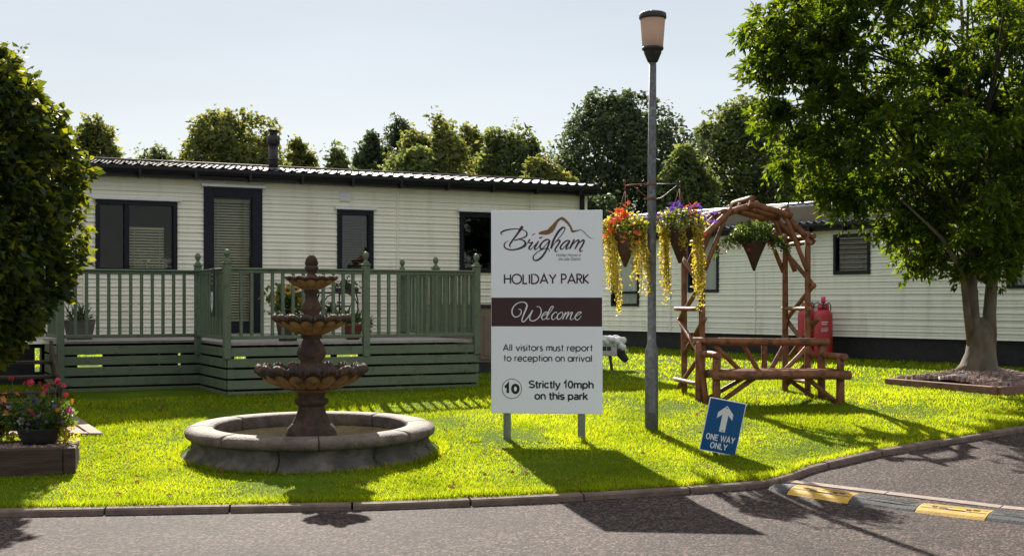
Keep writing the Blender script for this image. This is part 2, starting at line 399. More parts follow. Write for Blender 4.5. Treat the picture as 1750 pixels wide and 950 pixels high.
# foliage colours
MT['lf_hedge'] = leafmat('beech_leaf', [(.012, .028, .014), (.017, .036, .016), (.026, .045, .018)], [(.12, .17, .012), (.26, .31, .014), (.66, .64, .02)], .30, .5, .22)
MT['lf_ash'] = leafmat('ash_leaf', [(.012, .028, .009), (.017, .038, .010), (.026, .046, .011)], [(.14, .25, .009), (.27, .39, .012), (.50, .57, .018)], .39, .55, .12)
MT['lf_dark'] = leafmat('dark_tree_leaf', [(.04, .06, .042), (.055, .078, .05), (.075, .098, .055)], [(.11, .155, .065), (.165, .21, .075), (.22, .26, .085)], .36, .6, .15)  # the three far-tree leaf colours are lightened and greyed in place of haze
MT['lf_mid'] = leafmat('mid_tree_leaf', [(.06, .085, .046), (.078, .108, .055), (.10, .125, .06)], [(.18, .25, .06), (.28, .34, .07), (.40, .42, .08)], .40, .6, .15)
MT['lf_olive'] = leafmat('olive_tree_leaf', [(.065, .088, .044), (.088, .112, .05), (.12, .125, .055)], [(.22, .27, .06), (.34, .36, .07), (.50, .44, .08)], .42, .6, .15)
MT['lf_plant'] = leafmat('plant_leaf', [(.035, .07, .02), (.06, .11, .03)], [(.16, .26, .03), (.28, .36, .04)], .4)
MT['lf_jenny'] = leafmat('golden_trailing_leaf', [(.18, .22, .025), (.38, .33, .035), (.42, .24, .05)], [(.60, .62, .04), (.82, .68, .06), (.82, .46, .09)], .55)
MT['lf_silver'] = leafmat('silver_leaf', [(.28, .30, .22), (.38, .38, .30)], [(.4, .42, .3), (.5, .48, .34)], .4)
def petal(name, cs): MT[name] = leafmat('petal_' + name, cs, [tuple(min(.8, v * 1.3) for v in c) for c in cs], .4, .6)
petal('red', [(.55, .03, .02), (.6, .08, .03), (.65, .16, .04)]); petal('orange', [(.62, .17, .02), (.66, .27, .04)])
petal('purple', [(.12, .04, .30), (.2, .08, .42)]); petal('pinkred', [(.48, .025, .06), (.55, .06, .10)])
petal('magenta', [(.45, .02, .13), (.52, .06, .2)]); petal('yellow', [(.62, .36, .02), (.68, .30, .03)]); petal('pale', [(.6, .5, .5), (.55, .45, .6)])

# ------------------------------------------------------------------ ground, road, lawn, kerb
KX = [(-45, 8.6), (-12, 9.1), (-3.77, 9.50), (-1.04, 9.80), (.393, 10.12), (1.4, 10.42), (2.12, 10.68), (2.40, 10.98), (2.62, 11.32), (3.45, 12.13), (4.18, 12.69),
      (5.41, 13.6), (8, 15.4), (12, 17.9), (45, 34)]
kxx = [a for a, b in KX]; kyy = [b for a, b in KX]
def kerb_y(x): return np.interp(x, kxx, kyy)

def grid_obj(name, X, Y, Z, mat):
    nx, ny = X.shape
    V = np.stack([X.ravel(), Y.ravel(), Z.ravel()], 1)
    Fs = [(i * ny + j, (i + 1) * ny + j, (i + 1) * ny + j + 1, i * ny + j + 1) for i in range(nx - 1) for j in range(ny - 1)]
    return obj_from(name, V, Fs, mat, None, True)

base = MB(); base.poly([(-1500, -1500, -.35), (1500, -1500, -.35), (1500, 1500, -.35), (-1500, 1500, -.35)])
tag(base.build('ground', MT['field']), kind='structure')
ys = np.concatenate([np.linspace(-40, 9, 10), np.linspace(9.5, 36, 54)]); xs = np.linspace(-50, 50, 41)
X, Y = np.meshgrid(xs, ys, indexing='ij')
tag(grid_obj('road', X, Y, gnd(Y) - .03, MT['asphalt']), kind='structure')
xs = np.unique(np.concatenate([np.linspace(-80, -12, 18), np.linspace(-12, 12, 97), np.linspace(12, 80, 18), [a for a, b in KX if abs(a) < 45]]))
tt = np.concatenate([np.linspace(0, .2, 30), np.linspace(.22, 1, 20)])
X, T = np.meshgrid(xs, tt, indexing='ij'); KY = kerb_y(X) + .10
Y = KY + T * (110 - KY)
rs = np.random.default_rng(3)
bumpy = .012 * np.sin(X * 2.3 + Y * 1.1) + .010 * np.sin(X * 4.1 - Y * 3.3)
tag(grid_obj('lawn', X, Y, gnd(Y) + .02 + np.where(T > .003, bumpy * .6, 0), MT['soil']), kind='structure')

# kerb stones follow the kerb line
kb = MB()
px_ = np.linspace(-14, 13, 2000); py_ = kerb_y(px_)
# resample by arclength, rounded
ker = np.ones(21) / 21; pyS = np.convolve(np.pad(py_, 10, 'edge'), ker, 'valid')
s_ = np.concatenate([[0], np.cumsum(np.hypot(np.diff(px_), np.diff(pyS)))])
L = .915; gap = .008; rk = random.Random(5)
k = 0
while (k + 1) * L < s_[-1]:
    a0, a1 = k * L + gap, (k + 1) * L - gap; n = 4; o = len(kb.v)
    dz = rk.uniform(-.004, .004)
    for i in range(n + 1):
        sa = a0 + (a1 - a0) * i / n
        x = np.interp(sa, s_, px_); y = np.interp(sa, s_, pyS)
        x2 = np.interp(min(sa + .05, s_[-1]), s_, px_); y2 = np.interp(min(sa + .05, s_[-1]), s_, pyS)
        tx, ty = x2 - x, y2 - y; q = math.hypot(tx, ty) + 1e-9; nx, ny = -ty / q, tx / q
        z = g1(y) + dz
        for (w, h) in ((0, -.12), (.003, .006), (.014, .020), (.095, .025), (.11, -.12)):
            kb.v.append((x + nx * w, y + ny * w, z + h))
    for i in range(n):
        for j in range(4):
            a = o + i * 5 + j; kb.f.append((a, a + 5, a + 6, a + 1)); kb.s.append(False)
    kb.f.append((o, o + 1, o + 2, o + 3, o + 4)); kb.s.append(False)
    e = o + n * 5; kb.f.append((e + 4, e + 3, e + 2, e + 1, e)); kb.s.append(False)
    k += 1
tag(kb.build('kerb', MT['kerb']), kind='structure')

# pale flush concrete channel across the mouth of the lane
cs = MB(); A = Vector((2.28, 10.93)); dv = Vector((.812, -.584)); nv = Vector((.584, .812))
for i in range(12):
    s0 = i * .9 + .006; s1 = (i + 1) * .9 - .006
    pts = []
    for (s, w) in ((s0, 0), (s1, 0), (s1, .11), (s0, .11)):
        p = A + dv * s + nv * w; pts.append(p)
    V = [(p.x, p.y, g1(p.y) - .03 + .008) for p in pts] + [(p.x, p.y, g1(p.y) - .08) for p in pts]
    cs.add(V, [(0, 1, 2, 3), (0, 4, 5, 1), (1, 5, 6, 2), (2, 6, 7, 3), (3, 7, 4, 0)])
tag(cs.build('road_channel', MT['strip']), kind='structure')

# paved corner beside the planter
pv = MB(); c0 = Vector((-4.15, 13.05)); da = Vector((-.49, .87)); db = Vector((-1, -.05)).normalized()
def pz(p, h): return (p.x, p.y, g1(p.y) + h)
def slab(mb, c, a, b, la, lb, h):
    P = [c, c + b * lb, c + b * lb + a * la, c + a * la]
    mb.add([pz(p, h) for p in P] + [pz(p, -.05) for p in P], [(0, 1, 2, 3), (0, 4, 5, 1), (1, 5, 6, 2), (2, 6, 7, 3), (3, 7, 4, 0)])
slab(pv, c0, da, db, 2.0, .13, .05)
slab(pv, c0 + db * .14, da, db, .10, 2.2, .05)
for i in range(9):
    for j in range(4):
        slab(pv, c0 + db * (.15 + j * .21) + da * (.11 + i * .105), da, db, .098, .203, .04)
slab(pv, c0 + db * 1.0 + da * .11, da, db, 1.8, 1.3, .038)
tag(pv.build('path', MT['brick']), kind='structure')

# ------------------------------------------------------------------ grass
def inside_any(x, y):
    m = (x - (-1.90)) ** 2 + (y - 12.2) ** 2 < 1.21 ** 2              # fountain
    lx_ = (x + 3.74) * math.cos(R(16)) + (y - 11.03) * math.sin(R(16)); ly_ = -(x + 3.74) * math.sin(R(16)) + (y - 11.03) * math.cos(R(16))
    m |= (lx_ < -.01) & (ly_ > .01) & (ly_ < .74)                      # flower planter
    # paved corner
    dx, dy = x - c0.x, y - c0.y
    aa = (dx * db.y - dy * db.x) / (da.x * db.y - da.y * db.x); bb = (dx * da.y - dy * da.x) / (db.x * da.y - db.y * da.x)
    m |= (aa > -.02) & (aa < 2.0) & (bb > -.02)
    # tree planter
    dx, dy = x - 6.15, y - 16.4
    aa = dx * -.42 + dy * .907; bb = dx * .907 + dy * .42
    m |= (aa > -.02) & (aa < 2.02) & (bb > -.02) & (bb < 2.02)
    # deck and caravans
    dx, dy = x + 3.61, y - 16.3
    u = dx * .896 + dy * .445; d = -dx * .445 + dy * .896
    m |= (d > .15) & (d < 7) & (u < 3.45) & (u > -1.7); m |= (d > 2.8) & (d < 6.8) & (u < 7.0)
    dx, dy = x - 4.67, y - 27.4
    m |= ((dx * .778 + dy * .628) > 0) & ((dx * .778 + dy * .628) < 3.8) & ((dx * .628 - dy * .778) > -4.8)
    return m
rg = np.random.default_rng(11)
def scatter(n, y0, y1):
    y = y0 + (y1 - y0) * rg.random(n); x = (rg.random(n) * 2 - 1) * (.43 * y + .4)
    k = (y > kerb_y(x) + .09) & ~inside_any(x, y)
    k &= (rg.random(n) < .68 + .5 * (.5 + .5 * np.sin(x * 13 + np.sin(y * 9) * 2) * np.sin(y * 12 + np.sin(x * 7) * 2)))
    return x[k], y[k]
def blades(x, y, h, w):
    n = len(x)
    patch = .5 + .5 * np.sin(x * 1.7 + np.sin(y * 1.3) * 2) * np.sin(y * 2.1 + np.sin(x * .9) * 2)
    H = h * (.4 + .95 * rg.random(n)) * (.62 + .6 * patch) * (1 + .35 * (np.sin(x * 9 + np.sin(y * 7) * 2) * np.sin(y * 11 + x * 3) > .55))
    z = gnd(y) + .015
    an = rg.random(n) * 2 * math.pi; lean = H * (.25 + .75 * rg.random(n))
    bx, by = np.cos(an), np.sin(an)
    ta = rg.random(n) * 2 * math.pi
    W = w * (.6 + .8 * rg.random(n)) * .5
    a = np.stack([x - bx * W, y - by * W, z], 1); b = np.stack([x + bx * W, y + by * W, z], 1)
    t = np.stack([x + np.cos(ta) * lean, y + np.sin(ta) * lean, z + H], 1)
    return np.stack([a, b, t], 1).reshape(-1, 3)
parts = []
for (n, y0, y1, h, w) in ((190000, 9.5, 12.0, .027, .006), (170000, 12, 15, .030, .008), (95000, 15, 19, .034, .012), (65000, 19, 34, .045, .025)):
    x, y = scatter(n, y0, y1); parts.append(blades(x, y, h, w))
# longer unmown fringe against kerb and round the basin and posts
n = 9000; x = (rg.random(n) * 2 - 1) * 5.5; y = kerb_y(x) + .12 + .08 * rg.random(n); k = ~inside_any(x, y)
parts.append(blades(x[k], y[k], .055, .007))
th = rg.random(5000) * 2 * math.pi; rr = 1.22 + .06 * rg.random(5000)
parts.append(blades(-1.90 + rr * np.cos(th), 12.2 + rr * np.sin(th), .06, .007))
for (cx, cy, r_, n_, h_) in ((-.38, 12.68, .07, 250, .07), (.67, 12.62, .07, 250, .07), (.62, 13.0, .3, 700, .06), (1.45, 13.37, .12, 350, .06)):
    th = rg.random(n_) * 2 * math.pi; rr = r_ * np.sqrt(rg.random(n_)); parts.append(blades(cx + rr * np.cos(th), cy + rr * np.sin(th), h_, .008))
gr = mesh_np('grass', np.concatenate(parts), 3, MT['grass'])
tag(gr, 'short sunlit yellow green lawn grass', 'grass', kind='stuff')
x, y = scatter(30000, 9.5, 13.0)
k = (np.sin(x * 2.1 + 1) * np.sin(y * 2.7) + rg.normal(size=len(x)) * .5) > .05
x, y = x[k], y[k]
P = np.stack([x, y, gnd(y) + .02 + .022 * rg.random(len(x))], 1)
tag(mesh_np('clover', leaf_quads(P, .016, .9, rg, up=.8), 4, MT['clover']), 'small clover leaves mixed into the lawn', 'clover', kind='stuff')
# fallen leaves
MT['dead'] = leafmat('dead_leaf', [(.12, .06, .03), (.24, .10, .04), (.36, .17, .07)], [(.2, .1, .05), (.4, .2, .08)], .3, .8, .02)
x, y = scatter(190, 9.7, 15.5)
P = np.stack([x, y, gnd(y) + .05], 1)
extra = np.array([[px2(a, D), D, g1(D) + .055] for a, D in ((895, 11.0), (903, 11.05), (912, 10.9), (892, 11.1), (362, 11.9), (770, 12.3), (1115, 12.8), (1205, 13.6), (1300, 14.2), (1308, 14.3))])
tag(mesh_np('fallen_leaves', leaf_quads(np.concatenate([P, extra]), .055, .6, rg, up=.6), 4, MT['dead']), 'brown fallen leaves scattered over the lawn', 'leaves', kind='stuff')

# ------------------------------------------------------------------ caravans
def strips(mb, x0, x1, z0, z1, holes, y0=0.0, pitch=.118, out=-1, off=.024, ztop=None):
    """lapped siding in the x-z plane, boards' lower lips standing out"""
    zb = set([z0, z1]); z = z0
    while z < z1 - 1e-6: zb.add(round(z, 4)); zb.add(round(z + pitch * .5, 4)); z += pitch
    for h in holes: zb.add(h[2]); zb.add(h[3])
    zb = sorted(q for q in zb if z0 - 1e-6 <= q <= z1 + 1e-6)
    def prof(zv, side):      # side 0: just above, 1: just below
        f = ((zv - z0) / pitch)
        if side == 0: fr = f - math.floor(f + 1e-4)
        else: fr = f - math.ceil(f - 1e-4) + 1
        fr = min(max(fr, 0), 1)
        # double course: two gentle coves per board
        hh = (fr * 2) % 1.0 if fr < .999 else .999
        if side == 1 and abs(fr - .5) < 1e-3: hh = 1.0
        lip = off * (1 - fr) ** 1.3 * .55 + off * .5 * (1 - hh) ** 1.5
        return y0 + out * lip
    for i in range(len(zb) - 1):
        a, b = zb[i], zb[i + 1]
        if b - a < 1e-4: continue
        segs = [(x0, x1)]
        for h in holes:
            if h[2] < b - 1e-5 and h[3] > a + 1e-5:
                ns = []
                for (p, q) in segs:
                    if h[1] <= p or h[0] >= q: ns.append((p, q)); continue
                    if h[0] > p: ns.append((p, h[0]))
                    if h[1] < q: ns.append((h[1], q))
                segs = ns
        ya, yb = prof(a, 0), prof(b, 1); yn = prof(b, 0) if i + 1 < len(zb) - 1 else yb
        for (p, q) in segs:
            mb.add([(p, ya, a), (q, ya, a), (q, yb, b), (p, yb, b)], [(0, 1, 2, 3)])
            if abs(yn - yb) > 1e-4: mb.add([(p, yb, b), (q, yb, b), (q, yn, b), (p, yn, b)], [(0, 1, 2, 3)])

def caravan(label, org, rz, x0, x1, zg, zs, ze, rise, wins, sid, roofm, doors=(), depth=3.7, backwins=None, open_under=()):
    t = thing('static_caravan', label, 'caravan', (org[0], org[1], 0), rz)
    holes = [(w['x0'], w['x1'], w['z0'], w['z1']) for w in list(wins) + list(doors)]
    mb = MB(); strips(mb, x0, x1, zs, ze, holes)
    bh = holes if backwins is None else backwins
    mb2 = MB(); strips(mb2, x0, x1, zs, ze, bh, y0=depth, out=1)
    mb.v, mb.f, mb.s = mb.v, mb.f, mb.s
    mb.add(mb2.v, mb2.f)
    for xe in (x0, x1):
        e = MB(); strips(e, 0, depth, zs, ze, [], 0)
        sg = -1 if xe == x0 else 1
        mb.add([(xe - sg * v[1], v[0], v[2]) for v in e.v], e.f)
        mb.add([(xe, 0, ze), (xe, depth, ze), (xe, depth / 2, ze + rise)], [(0, 1, 2)])
    for xj in np.arange(x0 + 2.93, x1 - .5, 2.44):
        if not any(h[0] - .1 < xj < h[1] + .1 for h in holes): mb.bx(xj - .012, xj + .012, -.034, -.004, zs, ze - .14)
    mb.build('wall', sid, t)
    # lining of the rooms
    ln = MB(); w = .09
    def inner(yv):
        hs = holes if yv < 1 else bh
        zb = sorted(set([zs, ze] + [h[2] for h in hs] + [h[3] for h in hs]))
        for i in range(len(zb) - 1):
            a, b = zb[i], zb[i + 1]; segs = [(x0 + .02, x1 - .02)]
            for h in hs:
                if h[2] < b - 1e-5 and h[3] > a + 1e-5:
                    ns = []
                    for (p, q) in segs:
                        if h[1] <= p or h[0] >= q: ns.append((p, q)); continue
                        if h[0] > p: ns.append((p, h[0]))
                        if h[1] < q: ns.append((h[1], q))
                    segs = ns
            for (p, q) in segs: ln.add([(p, yv, a), (q, yv, a), (q, yv, b), (p, yv, b)], [(0, 1, 2, 3)])
    inner(w); inner(depth - w)
    ln.add([(x0 + .02, w, zs + .02), (x1 - .02, w, zs + .02), (x1 - .02, depth - w, zs + .02), (x0 + .02, depth - w, zs + .02)], [(0, 1, 2, 3)])
    ln.add([(x0 + .02, w, ze - .03), (x1 - .02, w, ze - .03), (x1 - .02, depth - w, ze - .03), (x0 + .02, depth - w, ze - .03)], [(0, 1, 2, 3)])
    for xe in np.linspace(x0 + .05, x1 - .05, 5):
        ln.add([(xe, w, zs), (xe, depth - w, zs), (xe, depth - w, ze), (xe, w, ze)], [(0, 1, 2, 3)])
    ln.build('interior', MT['room'], t)
    sk = MB()
    if not open_under: sk.bx(x0 + .05, x1 - .05, .04, depth - .04, zg - .15, zs - .005)
    else:                # boards along the front with gaps left between them, ends closed, the back open
        xa = x0 + .05
        for (a_, b_) in list(open_under) + [(x1 - .05, None)]:
            if a_ > xa: sk.bx(xa, a_, .04, .07, zg - .15, zs - .005)
            xa = b_
        for xe in (x0 + .05, x1 - .09): sk.bx(xe, xe + .04, .072, depth - .04, zg - .15, zs - .005)
        sk.bx(x0 + .1, x1 - .1, .08, depth - .05, zs - .06, zs - .006)
        for xe in np.arange(x0 + .9, x1 - .5, 1.9):
            for ye in (.9, depth - .9): sk.bx(xe - .15, xe + .15, ye - .15, ye + .15, zg - .15, zs - .062)
    sk.build('skirting', MT['skirt'], t)
    # roof of pressed steel tiles
    rf = MB(); ov = .2; nx = int((x1 - x0 + .3) / .033); courses = 6
    for side in (0, 1):
        for c in range(courses):
            rows = []
            for e, lift in ((0, .022), (.5, .016), (1, 0.0)):
                f = (c + e) / courses
                yy = -ov + f * (depth / 2 + ov); zz0 = ze + .02 + f * (rise + .02) + lift
                if side: yy = depth - yy
                row = []
                for i in range(nx + 1):
                    x = x0 - .12 + (x1 - x0 + .24) * i / nx
                    row.append((x, yy, zz0 + .016 * math.cos(2 * math.pi * x / .18) + .006 * math.cos(4 * math.pi * x / .18)))
                rows.append(row)
            o = len(rf.v); [rf.v.extend(r_) for r_ in rows]
            for j in range(2):
                for i in range(nx):
                    a = o + j * (nx + 1) + i; rf.f.append((a, a + 1, a + nx + 2, a + nx + 1)); rf.s.append(True)
    roof = rf.build('roof', roofm, t)
    rc = MB(); rc.tube([(x0 - .14, depth / 2, ze + rise + .055), (x1 + .14, depth / 2, ze + rise + .055)], .055, 10)
    rc.build('ridge_cap', roofm, roof)
    for xe, sg in ((x0 - .13, -1), (x1 + .13, 1)):
        b = MB()
        for y0_, y1_ in ((-ov - .02, depth / 2), (depth + ov + .02, depth / 2)):
            b.add([(xe, y0_, ze - .10), (xe, y1_, ze + rise - .06), (xe, y1_, ze + rise + .06), (xe, y0_, ze + .06),
                   (xe + sg * .03, y0_, ze - .10), (xe + sg * .03, y1_, ze + rise - .06), (xe + sg * .03, y1_, ze + rise + .06), (xe + sg * .03, y0_, ze + .06)],
                  [(0, 1, 2, 3), (7, 6, 5, 4), (0, 4, 5, 1), (3, 2, 6, 7), (0, 3, 7, 4)])
        b.build('bargeboard', MT['gutter'], roof)
    gt = MB()
    prof = [(-ov - .09, .02), (-ov - .095, -.03), (-ov - .075, -.075), (-ov - .03, -.085), (-ov + .0, -.07), (-ov + .0, -.13), (-.005, -.13), (-.005, .0), (-ov - .01, .0), (-ov - .03, -.02)]
    gt.add([(xe, p[0], ze + p[1]) for xe in (x0 - .12, x1 + .12) for p in prof],
           [(i, i + 1, i + 11, i + 10) for i in range(9)] + [tuple(range(10)), tuple(range(19, 9, -1))])
    gx = x0 + .4
    while gx < x1:
        gt.bx(gx - .02, gx + .02, -ov - .10, -ov + .02, ze - .155, ze - .02); gx += .82
    gt.build('gutter', MT['gutter'], t)
    for xe, nm in ((x1 - .05, 'corner_trim'), (x0 + .0, 'corner_trim')):
        c = MB(); c.bx(xe, xe + .07, -.03, .02, zs, ze - .13, .004); c.build(nm, sid, t)
    # windows and doors
    fr = .055
    def frame_part(w, nm):
        f = MB(); X0, X1, Z0, Z1 = w['x0'], w['x1'], w['z0'], w['z1']; fw = w.get('fw', fr)
        f.bx(X0 - .004, X0 + fw, -.045, .085, Z0 - .004, Z1 + .004, .006); f.bx(X1 - fw, X1 + .004, -.045, .085, Z0 - .004, Z1 + .004, .006)
        f.bx(X0 + fw, X1 - fw, -.043, .083, Z1 - w.get('ft', fw), Z1 + .002); f.bx(X0 + fw, X1 - fw, -.043, .083, Z0 - .002, Z0 + w.get('fb', fw))
        for xm in w.get('mull', ()): f.bx(xm - .035, xm + .035, -.04, .08, Z0 + fw, Z1 - fw, .005)
        for zm in w.get('tran', ()): f.bx(X0 + fw, X1 - fw, -.041, .081, zm - .03, zm + .03, .005)
        fo = f.build(nm, MT['upvc'], t)
        p = MB(); p.bx(X0 + fw - .01, X1 - fw + .01, .02, .026, Z0 + fw - .01, Z1 - fw + .01)
        p.build('pane', w.get('glass', MT['glass']), fo)
        if w.get('flash', True):
            s = MB(); s.bx(X0 - .05, X1 + .05, -.085, -.012, Z1 + .010, Z1 + .052, .004); s.build('flashing', MT['flash'], fo)
        if 'blind' in w:
            b = MB(); bx0, bx1, bz0, bz1 = w['blind']; z = bz0; rot = Matrix.Rotation(R(w.get('tilt', 48)), 3, 'X')
            while z < bz1:
                b.box(((bx0 + bx1) / 2, .13, z), (bx1 - bx0, .034, .0016), rot); z += .042
            for xv in (bx0 + .12 * (bx1 - bx0) + .02, bx1 - .12 * (bx1 - bx0)): b.bx(xv - .004, xv + .004, .113, .116, bz0, bz1)
            b.bx(bx0, bx1, .11, .15, bz1, bz1 + .035); b.bx(bx0, bx1, .115, .145, bz0 - .03, bz0 - .012)
            b.build('blind', MT['blind'], fo)
        for (cx0, cx1, cz0, cz1) in w.get('curtains', ()):
            n = max(6, int((cx1 - cx0) / .012)); V = []
            for i in range(n + 1):
                x = cx0 + (cx1 - cx0) * i / n; y = .15 + .022 * math.sin(x * 62) + .01 * math.sin(x * 23)
                V += [(x, y, cz0), (x, y, cz1)]
            c = MB(); c.add(V, [(2 * i, 2 * i + 2, 2 * i + 3, 2 * i + 1) for i in range(n)], True); c.build('curtain', MT['curtain'], fo)
        return fo
    for w in wins: frame_part(w, 'window')
    for w in doors:
        d = frame_part(w, 'door')
        h = MB(); hx = w['x0'] + .10; hz = w['z0'] + .95
        h.bx(hx - .018, hx + .018, -.062, -.044, hz - .10, hz + .10, .004); h.tube([(hx, -.06, hz), (hx, -.09, hz), (hx + .11, -.09, hz)], .009, 8)
        h.build('handle', MT['gutter'], d)
    return t

UX, UY = .896, .445                      # along the left caravan's wall
LA = (-3.61 - UY * 3.35, 16.3 + UX * 3.35)  # its wall line
RZL = math.atan2(UY, UX)
def on_left(px, py=None):
    q = (px - 875) / F; t = (q * LA[1] - LA[0]) / (UX - q * UY); D = LA[1] + t * UY
    return t if py is None else (t, zz(py, D))
VX, VY = .628, -.778
RA = (4.67, 27.4); RZR = math.atan2(VY, VX)
def on_right(px, py=None):
    q = (px - 875) / F; t = (q * RA[1] - RA[0]) / (VX - q * VY); D = RA[1] + t * VY
    return t if py is None else (t, zz(py, D))
def rect(fn, xa, ya, xb, yb, **k):
    a = fn(xa, ya); b = fn(xb, yb); ta, tb = a[0], b[0]
    z1 = (a[1] + fn(xb, ya)[1]) / 2 if not k.pop('own', False) else a[1]; z0 = b[1]
    return dict(x0=ta, x1=tb, z0=z0, z1=z1, **k)
w1 = rect(on_left, 163, 344, 302, 466); w1['mull'] = [on_left(216)]; w1['fw'] = .06
w1['blind'] = (on_left(222), on_left(283), w1['z0'] + .07, on_left(250, 392)[1])
dr = rect(on_left, 348, 322, 447, 569, own=True); dr['fw'] = .15; dr['ft'] = .14; dr['fb'] = .18; dr['z1'] = on_left(398, 322)[1]; dr['z0'] = on_left(398, 569)[1]
dr['blind'] = (dr['x0'] + .16, dr['x1'] - .16, dr['z0'] + .2, dr['z1'] - .2); dr['tilt'] = 48
w3 = rect(on_left, 576, 360, 637, 467); w3['fw'] = .075; w3['blind'] = (w3['x0'] + .08, w3['x1'] - .08, w3['z0'] + .1, w3['z1'] - .12); w3['glass'] = MT['glass2']; w3['tilt'] = 30
w4 = rect(on_left, 785, 364, 846, 466); w4['fw'] = .075; w4['glass'] = MT['glass2']
XL0, XL1 = -4.2, on_left(1001)
ZEL = zz(293, LA[1] + on_left(398) * UY) - .02
bwins = [(on_left(222) + .66, on_left(283) + .62, 2.0, 2.5), (dr['x0'] + .9, dr['x1'] + .78, 1.35, 3.0)]
vanL = caravan('long cream static caravan with a black flue, behind the green deck', LA, RZL, XL0, XL1, .42, .95, ZEL, .23,
               [w1, w3, w4], MT['siding'], MT['roof'], [dr], backwins=bwins, open_under=[(on_left(60), on_left(176)), (on_left(272), on_left(340)), (on_left(394), on_left(422)), (on_left(520), on_left(655))])
# flue, vent and downpipe on it
tx = on_left(484); fl = MB()
fy = .55; fz = ZEL + .10
fl.tube([(tx, fy, fz), (tx, fy, fz + .42)], .075, 16); fl.tube([(tx, fy, fz + .18), (tx, fy, fz + .21)], .088, 16)
fp = fl.build('flue_pipe', MT['black_metal'], vanL)
c = MB(); c.tube([(tx, fy, fz + .42), (tx, fy, fz + .44), (tx, fy, fz + .56), (tx, fy, fz + .58)], [.075, .105, .105, .08], 16)
c.tube([(tx, fy, fz + .58), (tx, fy, fz + .64)], .06, 14); c.tube([(tx, fy, fz + .64), (tx, fy, fz + .66)], .085, 14); c.build('cowl', MT['black_metal'], fp)
c = MB(); c.tube([(tx, fy, fz - .14), (tx, fy, fz + .0), (tx, fy, fz + .06)], [.14, .11, .085], 16); c.build('flue_collar', MT['galv'], fp)
va, vb = on_left(580, 329), on_left(597, 345)
c = MB(); c.bx(va[0], vb[0], -.045, .0, vb[1], va[1], .006)
for i in range(4): c.bx(va[0] + .015, vb[0] - .015, -.062, -.04, vb[1] + .02 + i * .033, vb[1] + .035 + i * .033)
c.build('air_vent', MT['flash'], vanL)
c = MB(); xd = on_left(992); c.bx(xd - .035, xd + .035, -.10, -.03, .6, ZEL - .13, .01); c.build('downpipe', MT['gutter'], vanL)

r1 = rect(on_right, 1046, 374, 1093, 523); r1['tran'] = [on_right(1070, 500)[1]]
r2 = rect(on_right, 1177, 392, 1229, 499)
r3 = rect(on_right, 1426, 400, 1488, 468); r3['glass'] = MT['glass2']; r3['fw'] = .06
r4 = rect(on_right, 1722, 362, 1800, 492)
for w in (r1, r2, r4): w['curtains'] = [(w['x0'] + .05, w['x1'] - .05, w['z0'] + .05, w['z1'] - .05)]; w['flash'] = False
r3['curtains'] = [(r3['x0'] + .05, r3['x1'] - .05, r3['z0'] + .05, r3['z0'] + .5 * (r3['z1'] - r3['z0']))]; r3['flash'] = False  # half curtain stands in for a pale reflection on the lower glass
zsR = zz(570, 27.4)
vanR = caravan('pale grey static caravan with black skirting, right of the log arch', RA, RZR, -4.7, 8.3, .45, zsR, 3.08, .55, [r1, r2, r3, r4], MT['siding_grey'], MT['roof2'])
for px_c in (1262, 1385):                       # roof lights
    tq = on_right(px_c); c = MB(); yq = .95; zq = 3.08 + .43
    rot = Matrix.Rotation(math.atan2(.57, 2.05), 3, 'X')
    c.box((tq, yq, zq), (.75, .6, .12), rot, .03); c.build('roof_light', MT['black_metal'], vanR)
la_, lb_ = on_right(1231, 404), on_right(1245, 410)
c = MB(); c.bx(la_[0], lb_[0], -.07, -.01, lb_[1], la_[1], .006); c.build('outside_light', MT['flash'], vanR)

# vase of flowers standing inside the left window
vt = on_left(263, 452); D = LA[1] + vt[0] * UY
vloc = Vector((LA[0] + vt[0] * UX - UY * .30, LA[1] + vt[0] * UY + UX * .30, w1['z0'] + .02))
v = thing('flower_vase', 'dark vase of flowers standing inside the wide window of the cream caravan', 'vase', vloc)
c = MB(); c.lathe([(0, 0), (.05, 0), (.04, .05), (.03, .08), (.05, .14), (.055, .15), (.04, .145), (0, .1)], 14); c.build('vase', MT['pot_dark'], v)
rv = np.random.default_rng(9); P = rv.normal(size=(140, 3)) * (.11, .06, .05) + (0, 0, .27)
mesh_np('flowers', leaf_quads(P, .06, .8, rv), 4, MT['lf_dark'], v)
c = MB()
for i in range(6): c.tube([(0, 0, .1), (rv.normal() * .05, rv.normal() * .03, .2), (rv.normal() * .10, rv.normal() * .05, .28)], .004, 5)
c.build('stems', MT['twig'], v)
sl = MB(); sl.bx(w1['x0'] + .03, w1['x1'] - .03, .09, .50, w1['z0'] - .03, w1['z0'] + .015); sl.build('window_sill', MT['flash'], vanL)

